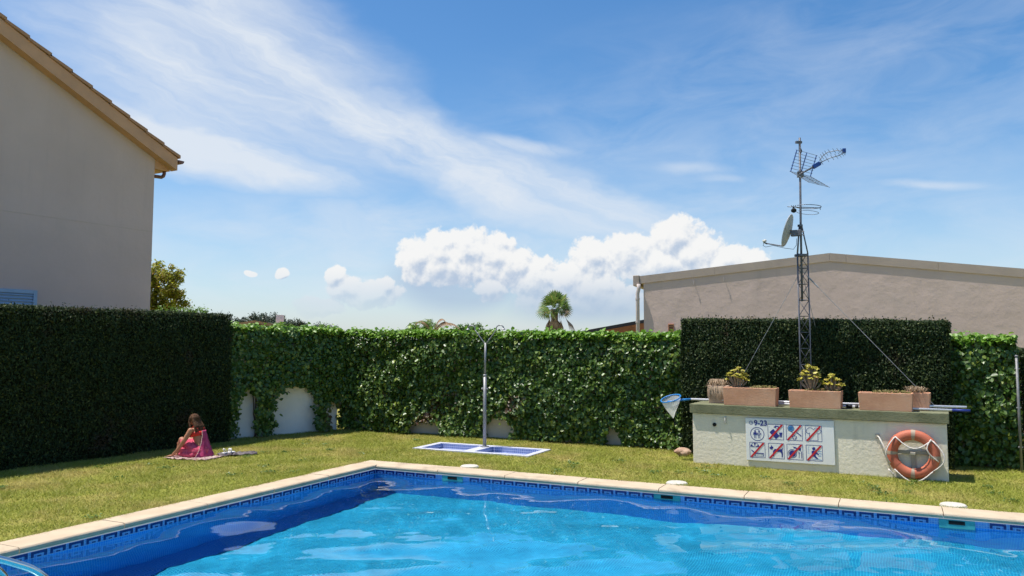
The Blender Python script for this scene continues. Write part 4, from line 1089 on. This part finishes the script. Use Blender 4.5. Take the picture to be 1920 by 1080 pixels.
def uhf():
    t = thing('tv_antenna', 'television antenna with gridded corner reflector near the top of the mast', 'antenna', (MX + .03, MY, 4.42), R(-8))
    # boom points right and up; reflector wings of thin rods
    for sg, ang in ((1, 76), (-1, -34)):
        pass
    L = .36
    up = Vector((.10, 0, .33)); dn = Vector((.24, -.12, -.20))
    for base, wing in ((Vector((0, 0, 0)), up), (Vector((0, 0, 0)), dn)):
        for y in (-.20, .0, .20):
            o = Vector((y * .95, y, 0))
            MB().tube([base + o, base + o + wing], .008 if wing is up else .005, 6).build('reflector_bar', m_bluealu if wing is up else m_alu, t)
        for k in range(8):
            c = base + wing * (k / 7.0)
            MB().tube([c + Vector((-.21, -.22, 0)), c + Vector((.21, .22, 0))], .0035, 5).build('reflector_rod', m_alu, t)
    bo = Vector((.0, -.03, .0)); be = Vector((.30, -.03, .16))
    MB().tube([bo + Vector((-.05, 0, -.03)), bo, be], .013, 8).build('boom', m_mast, t, smooth=True)
    MB().box(-.05, .07, -.06, .0, -.035, .03, M=Matrix.Translation((.22, 0, .12)) @ Matrix.Rotation(R(-30), 4, 'Y')).build('dipole_box', m_bluealu, t, bevel=.006)
    # two director booms bowing out and meeting at the tip
    a1 = [(.26, -.03, .15), (.40, -.16, .20), (.52, -.16, .23), (.62, -.06, .29), (.64, -.03, .33)]
    a2 = [(.28, -.03, .20), (.36, .10, .30), (.44, .14, .36), (.56, .08, .37), (.64, -.03, .33)]
    for arm in (a1, a2):
        MB().tube(arm, .0065, 6).build('director_boom', m_alu, t, smooth=True)
        P = [Vector(p) for p in arm]
        for i in range(len(P) - 1):
            for q in (.25, .75):
                c = P[i].lerp(P[i + 1], q); MB().tube([c + Vector((-.03, -.02, .035)), c + Vector((.03, .02, -.035))], .0035, 5).build('director_rod', m_alu, t)
    MB().box(.615, .665, -.05, -.01, .30, .37).build('tip_cap', m_bluealu, t, bevel=.006)
    MB().box(-.05, .04, -.035, .035, -.05, .04).build('mast_clamp', m_mast, t, bevel=.005)
uhf()
def fm():
    t = thing('loop_antenna', 'circular loop radio antenna halfway up the mast', 'antenna', (MX + .012, MY, 3.87), R(0))
    def oval(cx, z, rx, ry, tilt): return [(cx + rx * math.cos(a), ry * math.sin(a), z + tilt * math.cos(a)) for a in np.linspace(R(-165), R(165), 26)]
    MB().tube(oval(.12, .04, .19, .17, -.012), .006, 6).build('loop', m_alu, t, smooth=True)
    MB().tube(oval(.11, -.05, .16, .15, -.02), .004, 6).build('loop', m_alu, t, smooth=True)
    MB().tube([(-.20, .0, .04), (.30, 0, .02)], .007, 6).build('boom', m_alu, t, smooth=True)
    MB().tube([(.305, 0, .035), (.305, 0, -.01)], .005, 6).build('loop_tie', m_alu, t)
    MB().lathe([(.01, -.045), (.038, -.03), (.042, .0), (.02, .025), (.005, .03)], 12, (-.115, -.03, -.015)).build('amplifier', m_dark, t)
    for k in (-.03, 0, .03): MB().tube([(-.115, -.03, .01), (-.115 + k, -.03 - k * .5, .055)], .005, 5).build('bracket_wire', m_dark, t)
fm()
def dish():
    t = thing('satellite_dish', 'white satellite dish seen edge on with a long feed arm', 'satellite dish', (MX - .075, MY - .02, 3.50), R(-30)); t.scale = (.86, .86, .86)
    # dish axis points left, slightly up
    M = Matrix.Translation((-.10, 0, .04)) @ Matrix.Rotation(R(-73), 4, 'Y') @ Matrix.Rotation(R(0), 4, 'Z')
    mb = MB(); n = 28; rr = [0, .07, .14, .20, .25, .285, .30]
    prof = [(r, .055 * (r / .30) ** 2) for r in rr]
    o = [(max(r, .001), z) for r, z in prof]
    prof2 = o + [(.303, .05), (.29, .035)] + [(max(r, .001), z - .012) for r, z in prof[::-1][1:]]
    mb.lathe(prof2, n)
    mb.v = [tuple(M @ Vector((v[0], v[1] * .93, v[2]))) for v in mb.v]
    mb.build('reflector', mat('dish_paint', (0.42, 0.42, 0.43), .5, .05, 6), t, smooth=True)
    lo = M @ Vector((-.29, 0, .05))
    MB().tube([lo + Vector((.02, 0, .02)), lo, (-.52, 0, -.155)], [.010, .012, .010], 8).build('feed_arm', m_mast, t, smooth=True)
    MB().tube([(-.50, 0, -.165), (-.545, 0, -.14), (-.56, 0, -.125)], .014, 8).build('arm_elbow', m_mast, t, smooth=True)
    MB().tube([(-.575, 0, -.118), (-.515, 0, -.098)], [.030, .020], 12).build('receiver_head', m_lid, t, smooth=True)
    MB().tube([(-.56, 0, -.13), (-.575, .01, -.19), (-.53, .01, -.22), (-.40, .01, -.20), (-.2, .01, -.26), (-.05, .01, -.29), (.0, .01, -.22), (.01, .01, -.1)], .0045, 6).build('cable', m_dark, t, smooth=True)
    MB().box(-.085, .095, -.045, .045, -.06, .05).build('mount_bracket', m_mast, t, bevel=.008)
    MB().tube([(.06, 0, .02), (.14, 0, .015)], .010, 6).build('mount_bolt', m_mast, t); MB().tube([(.06, 0, -.04), (.13, 0, -.045)], .010, 6).build('mount_bolt', m_mast, t)
dish()

# =================================================================== TREES BEYOND
m_bark = mat('grey_brown_bark', (0.16, 0.11, 0.075), .95, .3, 12, bump=.6)
def tree(name, label, cat, loc, h, clumps, n, leaf, lm, trunk=.10, group=None, seed=0, stems=1, fill=.5, width=.8):
    """clumps: (x, y, z, r) leaf clusters, each reached by its own limb"""
    r = np.random.default_rng(seed); rr = random.Random(seed)
    t = thing(name, label, cat, loc, 0, group)
    tb = MB(); z0 = min(c[2] - c[3] for c in clumps)
    fork = max(.25, z0 * .75)
    tb.tube([(0, 0, 0), (rr.uniform(-.05, .05), rr.uniform(-.05, .05), fork * .5), (rr.uniform(-.08, .08), 0, fork)], [trunk, trunk * .85, trunk * .7], 8)
    for c in clumps:
        m_ = Vector((c[0] * .55 + rr.uniform(-.08, .08), c[1] * .55, fork + (c[2] - fork) * .5))
        tb.tube([(0, 0, fork * .96), m_, (c[0], c[1], c[2])], [trunk * .55, trunk * .32, trunk * .12], 6)
        for k in range(5):
            a = rr.uniform(0, 6.28); e = Vector((c[0] + math.cos(a) * c[3] * .8, c[1] + math.sin(a) * c[3] * .8, c[2] + rr.uniform(-.3, .8) * c[3]))
            tb.tube([m_.lerp(Vector(c[:3]), .6), Vector(c[:3]).lerp(e, .5), e], [trunk * .16, trunk * .1, trunk * .04], 5)
    tb.build('trunk', m_bark, t, smooth=True)
    P, Nn = [], []; tot = sum(c[3] ** 2 for c in clumps)
    for c in clumps:
        k = int(n * c[3] ** 2 / tot); sub = max(6, int(16 * fill + 6))
        cen = r.normal(0, .52, (sub, 3)); cen = cen / np.maximum(1, np.linalg.norm(cen, axis=1, keepdims=True)) * c[3]
        cen[:, 2] *= .8
        d = cen[r.integers(0, sub, k)] + r.normal(0, c[3] * .17, (k, 3))
        P.append(d + np.array(c[:3])); Nn.append(d / c[3] + np.array([0, 0, .5]))
    link('crown', leaves('crown', np.concatenate(P), np.concatenate(Nn), leaf, lm, LEAF4, width=width * .6, updir=(0, 0, -.4), jit=.8), t, kind='stuff')
    return t
m_yel = leafmat('yellow_green_leaves', (0.26, 0.29, 0.025), (0.46, 0.42, 0.035), (0.45, 0.26, 0.09), trans=.5, patch=(0.26, 0.15, 0.06), pscale=1.3, plo=.60, phi=.72)
m_grn = leafmat('bright_green_leaves', (0.12, 0.24, 0.03), (0.20, 0.33, 0.05), (0.26, 0.36, 0.07), trans=.3)
m_olv = leafmat('distant_grey_green_leaves', (0.050, 0.075, 0.045), (0.080, 0.105, 0.060), trans=.15)
m_mid = leafmat('mid_green_leaves', (0.08, 0.18, 0.03), (0.15, 0.26, 0.05), (0.2, 0.3, 0.06), trans=.25)
tree('garden_tree', 'loose yellow green tree growing beside the house corner', 'tree', (-11.05, 24.0, 0), 4.3,
     [(0, 0, 3.85, .52), (.42, .1, 3.95, .33), (.72, -.1, 3.28, .42), (.2, .1, 3.1, .45), (-.3, .2, 3.3, .6), (.05, -.1, 2.6, .5), (.35, .2, 2.75, .35), (-.6, 0, 3.9, .5)], 11000, .10, m_yel, .10, seed=3, fill=.35)
tree('garden_shrub', 'rounded green shrub just above the tall dark hedge, by the yellowish tree', 'shrub', (-8.35, 19.6, 0), 2.8,
     [(-.35, 0, 2.35, .42), (.1, .1, 2.45, .40), (.42, 0, 2.38, .34), (-.1, -.1, 2.0, .5), (.6, .1, 2.2, .3)], 5200, .07, m_grn, .07, seed=4, fill=.8)
k = 0
for x, y, h, w, lab in ((-25.9, 74, 4.35, 1.3, 'grey green far tree poking up beside the bungalow chimney'), (-23.6, 76, 4.55, 1.5, 'tallest grey green tree in the far tree line'), (-21.3, 73, 4.15, 1.4, 'grey green far tree in the middle of the tree line'),
                        (-19.3, 75, 3.75, 1.3, 'low grey green far tree beside the middle of the tree line'), (-17.6, 74, 3.45, 1.2, 'last low far tree where the tree line sinks into the ivy')):
    rr = random.Random(k + 40)
    tree('far_tree', lab, 'tree', (x, y, 0), h, [(rr.uniform(-w, w), rr.uniform(-.5, .5), h - rr.uniform(.35, 1.3), rr.uniform(.55, .85)) for q in range(10)], 3600, .20, m_olv, .2, 'far tree line beyond the ivy', seed=50 + k, fill=.9); k += 1
tree('garden_tree', 'mid green tree top showing over the ivy, in front of the far trees', 'tree', (-9.55, 32.5, 0), 2.7, [(-.5, 0, 2.25, .36), (0, 0, 2.42, .36), (.5, .1, 2.3, .34), (1.0, .1, 2.24, .36), (1.6, .1, 2.3, .34), (2.1, .1, 2.15, .36)], 6000, .10, m_grn, .08, seed=61, fill=.9)
tree('garden_tree', 'bright green bushy tree behind the dry palm fronds', 'tree', (-2.75, 24.5, 0), 2.55, [(0, 0, 2.28, .27), (-.35, .1, 2.25, .25), (.35, 0, 2.2, .26), (.1, .1, 2.0, .4)], 3600, .075, m_grn, .07, seed=62, fill=.9)
tree('garden_tree', 'bright green bushy tree between the dry palm and the shower', 'tree', (-1.42, 24.5, 0), 2.5, [(0, 0, 2.2, .26), (-.3, .1, 2.25, .22), (.3, 0, 2.26, .24), (0, .1, 1.95, .4)], 3400, .075, m_mid, .07, seed=63, fill=.9)
tree('garden_shrub', 'small green sprig top showing over the ivy right of the shower', 'shrub', (-.55, 19.0, 0), 2.2, [(0, 0, 2.02, .14), (.12, 0, 1.98, .12), (-.14, .05, 1.96, .13)], 900, .05, m_mid, .03, seed=64, fill=.9)

m_frond = leafmat('palm_frond_green', (0.10, 0.19, 0.04), (0.19, 0.27, 0.06), (0.32, 0.31, 0.10), trans=.4)
m_dryf = leafmat('dry_palm_frond', (0.30, 0.18, 0.10), (0.45, 0.30, 0.18), (0.22, 0.12, 0.08), trans=.15, rough=.8)
def fan_palm():
    H = 4.55
    t = thing('fan_palm', 'tall fan palm with a skirt of hanging dead fronds beyond the ivy', 'palm', (3.35, 61.0, 0), 0)
    rr = random.Random(12)
    MB().tube([(0, 0, 0), (.03, 0, 1.5), (0, 0, H)], [.36, .30, .26], 12).build('trunk', m_bark, t, smooth=True)
    def frond(mb, base, d, L, spread, nl, droop, up, pet=.48):
        d = d.normalized(); side = d.cross(up).normalized(); nrm = side.cross(d)
        hub = base + d * L * pet
        q = side * .02
        mb.add([base - q, base + q, hub + q * .6, hub - q * .6], [(0, 1, 2, 3)])
        for i in range(nl):
            a = -spread + 2 * spread * i / (nl - 1); dd = (d * math.cos(a) + side * math.sin(a)).normalized()
            ll = L * .62 * (.75 + .25 * math.cos(a)); w = dd.cross(nrm).normalized() * ll * .05
            m_ = hub + dd * ll * .62 + Vector((0, 0, -droop * ll * .12)); e = hub + dd * ll + Vector((0, 0, -droop * ll * .45))
            mb.add([hub, m_ - w, e, m_ + w], [(0, 1, 2, 3)])
    for i in range(44):
        el = R(rr.uniform(-30, 88)) ; az = i * 2.4 + rr.uniform(-.2, .2)
        d = Vector((math.cos(az) * math.cos(el), math.sin(az) * math.cos(el), math.sin(el)))
        mb = MB(); frond(mb, Vector((0, 0, H - .02)) + d * .15, d, rr.uniform(1.3, 1.75), R(64), 12, .12 + .35 * math.cos(el), Vector((rr.uniform(-.7, .7), rr.uniform(-1.2, .3), rr.uniform(.2, 1))), rr.uniform(.12, .45))
        mb.build('frond', m_frond if el > R(-5) or i % 3 else m_dryf, t)
    for i in range(30):
        az = i * 2.4; zb = H - .1 - (i / 30) * .9
        d = Vector((math.cos(az) * .30, math.sin(az) * .30, -1))
        mb = MB(); frond(mb, Vector((math.cos(az) * .28, math.sin(az) * .28, zb)), d, rr.uniform(1.1, 1.5), R(28), 9, .2, Vector((math.cos(az), math.sin(az), .2)))
        mb.build('dead_frond', m_dryf, t)
    d = Vector((.75, -.3, -.55)); mb = MB(); frond(mb, Vector((.25, 0, H - .3)), d, 1.7, R(45), 13, 1.6, Vector((0, 0, 1))); mb.build('dead_frond', m_dryf, t)
fan_palm()
def feather_palm(label, loc, H, fr_list, L, seed):
    t = thing('feather_palm', label, 'palm', loc, 0); rr = random.Random(seed)
    MB().tube([(0, 0, 0), (0, 0, H)], [.2, .16], 10).build('trunk', m_bark, t, smooth=True)
    for az, el, dry, k in fr_list:
        mb = MB(); d = Vector((math.cos(R(az)) * math.cos(R(el)), math.sin(R(az)) * math.cos(R(el)), math.sin(R(el))))
        pts = []
        for i in range(13):
            q = i / 12; pts.append(Vector((0, 0, H)) + d * L * k * q + Vector((0, 0, -.62 * L * k * q ** 2.2)))
        mb.tube(pts, [.018 * (1 - .8 * i / 12) for i in range(13)], 5)
        for i in range(2, 13):
            for h2 in (0, .5):
                if i + h2 > 12: continue
                p = pts[i].lerp(pts[min(i + 1, 12)], h2); tdir = (pts[min(i + 1, 12)] - pts[i - 1]).normalized(); sd = tdir.cross(Vector((0, 0, 1))).normalized()
                ll = L * k * .16 * (1.15 - abs(i / 12 - .45))
                for sg in (-1, 1):
                    e = p + (tdir * .75 + sd * sg * .6 + Vector((0, 0, -.25 if not dry else -.55))).normalized() * ll; w = tdir * .013
                    mb.add([p - w, p + w, e], [(0, 1, 2)])
        mb.build('frond', m_dryf if dry else m_frond, t)
feather_palm('palm with arching brown dry fronds just above the ivy, left of the shower', (-2.30, 22.5, 0), 2.10, [(178, 52, False, 1.0), (165, 62, True, .9), (20, 60, True, .85), (-8, 50, True, .95), (200, 66, False, .8), (120, 70, False, .9), (10, 72, True, .9)], 1.25, 5)

# =================================================================== PERSON ON THE TOWEL
m_skin = mat('red_brown_skin', (0.42, 0.195, 0.115), .55, .07, 8, spec=.3)  # the skin's own red-brown, slightly varied
m_hair = mat('wet_brown_hair', (0.030, 0.013, 0.006), .6, .5, 40, bump=1.0, bscale=70, spec=.2, col2=(.15, .068, .028))
m_bik = mat('red_swimwear', (0.62, 0.03, 0.02), .6, .12, 20)
m_sar = mat('pink_sarong_cloth', (0.46, 0.025, 0.075), .85, .2, 22, col2=(.66, .13, .20))
m_shawl = mat('magenta_shawl_cloth', (0.42, 0.03, 0.11), .85, .15, 12, col2=(.54, .08, .19))
def remesh(name, mb, m, vox, parent, smooth_it=6):
    me = mb.mesh(name + '_src', m); o = bpy.data.objects.new('tmp', me); COL.objects.link(o)
    r = o.modifiers.new('r', 'REMESH'); r.mode = 'VOXEL'; r.voxel_size = vox; r.use_smooth_shade = True
    s = o.modifiers.new('s', 'SMOOTH'); s.factor = .5; s.iterations = smooth_it
    dg = bpy.context.evaluated_depsgraph_get(); dg.update()
    me2 = bpy.data.meshes.new_from_object(o.evaluated_get(dg)); bpy.data.objects.remove(o); bpy.data.meshes.remove(me)
    me2.name = name; me2.materials.clear(); me2.materials.append(m)
    me2.polygons.foreach_set('use_smooth', [True] * len(me2.polygons))
    return link(name, me2, parent)
def caps(mb, pts, rad, n=12):
    mb.tube(pts, rad, n)
    rad = [rad] * len(pts) if isinstance(rad, (int, float)) else rad
    for p, r in zip(pts, rad): mb.sphere(p, r, n, 8)
def person():
    t = thing('person', 'person in red bikini top and pink sarong sitting on a towel by the hedge', 'person', (-4.93, 12.42, .018), R(160)); t.scale = (.87, .87, .87)
    b = MB()
    b.sphere((0, 0, .105), .125, 16, 10, (1.0, 1.22, .85))
    caps(b, [(0, 0, .12), (.02, 0, .24), (.06, 0, .34), (.105, 0, .435)], [.112, .088, .098, .100], 16)
    b.sphere((.10, 0, .425), .10, 16, 10, (.85, 1.30, 1.0)); b.sphere((.115, 0, .485), .075, 14, 8, (.85, 1.75, .75))
    caps(b, [(.12, 0, .50), (.15, 0, .555), (.172, 0, .60)], [.055, .043, .042])
    b.sphere((.19, 0, .665), .083, 18, 12, (1.08, .88, 1.10)); b.sphere((.235, 0, .62), .052, 12, 8, (1, .95, .9))     # skull, jaw
    b.sphere((.288, 0, .643), .014, 8, 6, (1, .8, 1.3)); b.sphere((.272, 0, .612), .018, 8, 6, (.8, 1.3, .6)); b.sphere((.262, 0, .585), .02, 8, 6)
    for sg in (-1, 1): b.sphere((.185, sg * .074, .648), .02, 8, 6, (.8, .4, 1.3))
    # near arm reaching to the towel, far arm round the knee
    caps(b, [(.115, .155, .485), (.20, .215, .30), (.345, .235, .11), (.43, .235, .045)], [.048, .040, .031, .024])
    b.sphere((.47, .235, .030), .034, 10, 6, (1.25, 1.0, .42))
    for k, (dy, L) in enumerate(((-.024, .060), (-.008, .070), (.008, .066), (.022, .052))): caps(b, [(.49, .235 + dy, .026), (.49 + L * .55, .235 + dy * 1.3, .026), (.49 + L, .235 + dy * 1.45, .012)], [.0095, .009, .0085], 8)
    caps(b, [(.46, .21, .026), (.485, .185, .022), (.50, .175, .013)], [.011, .010, .009], 8)
    caps(b, [(.115, -.155, .485), (.25, -.21, .33), (.38, -.09, .27), (.44, -.03, .26)], [.048, .039, .030, .023])
    b.sphere((.465, -.01, .255), .033, 10, 6, (1.1, 1.0, .5))
    for k in range(4): caps(b, [(.475, -.02 + k * .014, .255), (.505, .0 + k * .015, .24), (.512, .005 + k * .015, .215)], [.0095, .009, .0085], 8)
    caps(b, [(.45, -.015, .262), (.45, .02, .272), (.47, .042, .27)], [.011, .010, .009], 8)
    # legs: knees drawn up
    for sg, kn in ((1, (.36, .10, .30)), (-1, (.40, -.09, .285))):
        caps(b, [(.03, sg * .085, .105), (.20, sg * .095, .215), kn], [.088, .072, .055]); caps(b, [kn, (kn[0] + .05, kn[1], .17), (kn[0] + .06, kn[1], .05)], [.053, .046, .032])
        caps(b, [(kn[0] + .04, kn[1], .03), (kn[0] + .13, kn[1], .026), (kn[0] + .19, kn[1], .018)], [.030, .026, .017])
        for q in range(5): caps(b, [(kn[0] + .185, kn[1] - .026 + q * .013, .016), (kn[0] + .215 - abs(q - (2 if sg > 0 else 2)) * .004, kn[1] - .028 + q * .014, .012)], [.0095, .008], 8)
    remesh('body', b, m_skin, .0062, t, 5)
    # eyes
    for sg in (-1, 1): MB().sphere((.268, sg * .03, .665), .011, 8, 6).build('eye', mat('eye_dark', (.03, .02, .015), .2, .1), t, smooth=True)
    # hair: cap and long wet locks down the back
    h = MB(); h.sphere((.175, 0, .685), .092, 18, 12, (1.02, .95, 1.0)); rr = random.Random(4)
    for k in range(22):
        y = -.085 + .17 * k / 21; e = rr.uniform(.40, .47)
        caps(h, [(.14, y * .8, .70), (.095 + .03 * abs(y) * 8, y * 1.0, .63), (.045 + abs(y) * .15, y * 1.25, .55), (.005 + abs(y) * .25 + rr.uniform(-.01, .01), y * 1.45 + rr.uniform(-.01, .01), e)], [.030, .026, .021, .010], 7)
    caps(h, [(.20, .07, .70), (.21, .09, .63), (.17, .11, .55), (.15, .115, .48)], [.028, .022, .018, .008], 7)
    caps(h, [(.20, -.07, .70), (.21, -.09, .63), (.17, -.11, .55)], [.028, .022, .012], 7)
    remesh('hair', h, m_hair, .007, t, 3)
    # bikini top: band round the chest with two straps
    g = MB(); n = 28; ring = []
    for z, sx, sy, cx in ((.375, .100, .118, .078), (.40, .108, .132, .09), (.425, .108, .137, .10), (.445, .104, .136, .106)):
        for j in range(n):
            a = 2 * math.pi * j / n; g.v.append((cx + sx * math.cos(a), sy * math.sin(a), z - .02 * math.cos(a)))
    for i in range(3):
        for j in range(n): g.f.append((i * n + j, i * n + (j + 1) % n, (i + 1) * n + (j + 1) % n, (i + 1) * n + j)); g.mi.append(0)
    o = g.build('bikini_top', m_bik, t, smooth=True); s = o.modifiers.new('t', 'SOLIDIFY'); s.thickness = .008; s.offset = 1
    for sg in (-1, 1): MB().tube([(.01, sg * .06, .45), (.03, sg * .085, .52), (.10, sg * .085, .557), (.17, sg * .075, .51), (.195, sg * .06, .46)], .009, 6).build('bikini_strap', m_bik, o, smooth=True)
    # sarong round hips and thighs, open below the knees, its hem spread on the towel
    sq = MB(); sq.sphere((-.005, 0, .105), .143, 16, 10, (1.02, 1.24, .84))
    for sg, kn in ((1, (.32, .10, .27)), (-1, (.36, -.09, .255))): caps(sq, [(.02, sg * .085, .11), (.19, sg * .096, .205), kn], [.106, .090, .068])
    caps(sq, [(.05, .16, .045), (.22, .17, .055), (.34, .15, .05)], [.05, .06, .035]); caps(sq, [(.24, 0, .12), (.34, 0, .14)], [.07, .06]); caps(sq, [(.15, .13, .10), (.30, .14, .12), (.37, .12, .17)], [.07, .06, .04])
    remesh('sarong', sq, m_sar, .009, t, 4)
    # shawl: one cloth from the far shoulder fanning to the ground behind
    c = MB(); nu, nv = 20, 16
    for i in range(nv + 1):
        q = i / nv; z = .475 - q * .462
        for j in range(nu + 1):
            w = j / nu; a0 = 168 - 52 * q ** 1.4; a = R(a0 + (285 - a0) * w)
            rad = .122 + .095 * q ** 1.3 + .017 * math.sin(a * 9 + q * 2.5) * (.25 + q) + .006 * math.sin(a * 23 - q * 5)
            c.v.append((.075 - .055 * q + rad * math.cos(a) * .88, rad * math.sin(a) * 1.12, z))
    for i in range(nv):
        for j in range(nu): a = i * (nu + 1) + j; c.f.append((a, a + 1, a + nu + 2, a + nu + 1)); c.mi.append(0)
    o = c.build('shawl', m_shawl, t, smooth=True); s = o.modifiers.new('t', 'SOLIDIFY'); s.thickness = .006
    ed = [Vector(c.v[i * (nu + 1)]) for i in range(nv + 1)]
    tr = MB()
    for i in range(nv): 
        for q in (0.2, .7): tr.sphere(ed[i].lerp(ed[i + 1], q) + Vector((-.006, .004, 0)), .008, 6, 4)
    tr.build('shawl_trim', mat('pale_trim', (.75, .5, .42), .7, .1), o)
person()
def cloth(name, label, cat, loc, rz, w, d, m, seed, amp=.012):
    n, k = 30, 20; A, B = np.meshgrid(np.linspace(-w, w, n), np.linspace(-d, d, k), indexing='ij')
    z = .016 + np.abs(wav(A * 7, B * 7, seed)) * amp + np.abs(wav(A * 17, B * 15, seed + 1)) * amp * .5
    ex = wav(A * 2, B * 3, seed + 2) * .04
    V = np.stack([A + ex, B + ex * .6, z], -1).reshape(-1, 3); i = np.arange(n - 1)[:, None] * k + np.arange(k - 1)[None]; F = np.stack([i, i + k, i + k + 1, i + 1], -1).reshape(-1, 4)
    me = bpy.data.meshes.new(name); me.from_pydata(V.tolist(), [], F.tolist()); me.materials.append(m); me.polygons.foreach_set('use_smooth', [True] * len(F)); me.update()
    o = link(name, me, loc=loc, rz=rz, label=label, category=cat); s = o.modifiers.new('t', 'SOLIDIFY'); s.thickness = .008
    return o
cloth('beach_towel', 'crumpled pale and pink patterned towel under the seated person', 'towel', (-5.02, 12.36, .0), R(-20), .38, .24, mat('pale_patterned_towel', (0.55, 0.42, 0.36), .95, .2, 16, col2=(.22, .09, .10), stain=(.16, .13, .16, .8), sscale=9), 31, .02)
cloth('beach_towel', 'dark patterned cloth lying behind the seated person', 'towel', (-4.47, 12.72, .0), R(28), .30, .17, mat('dark_patterned_towel', (0.025, 0.02, 0.035), .95, .3, 16, col2=(.20, .17, .16)), 35, .018)
sd_ = thing('sandal', 'white sandal standing on the dark cloth', 'sandal', (-4.60, 12.70, .035), R(60))
sm = mat('white_sandal_rubber', (.74, .72, .70), .6, .05, 6)
MB().prism([(-.11, 0), (.11, 0), (.12, .02), (-.115, .02)], -.035, .035).build('sole', sm, sd_, bevel=.01)
MB().tube([(.03, -.036, .02), (.035, -.02, .06), (.035, .02, .06), (.03, .036, .02)], .009, 6, flat=(2.2, .7)).build('strap', sm, sd_, smooth=True)
MB().tube([(-.05, -.034, .02), (-.085, -.02, .075), (-.085, .02, .075), (-.05, .034, .02)], .008, 6, flat=(2, .7)).build('heel_strap', sm, sd_, smooth=True)
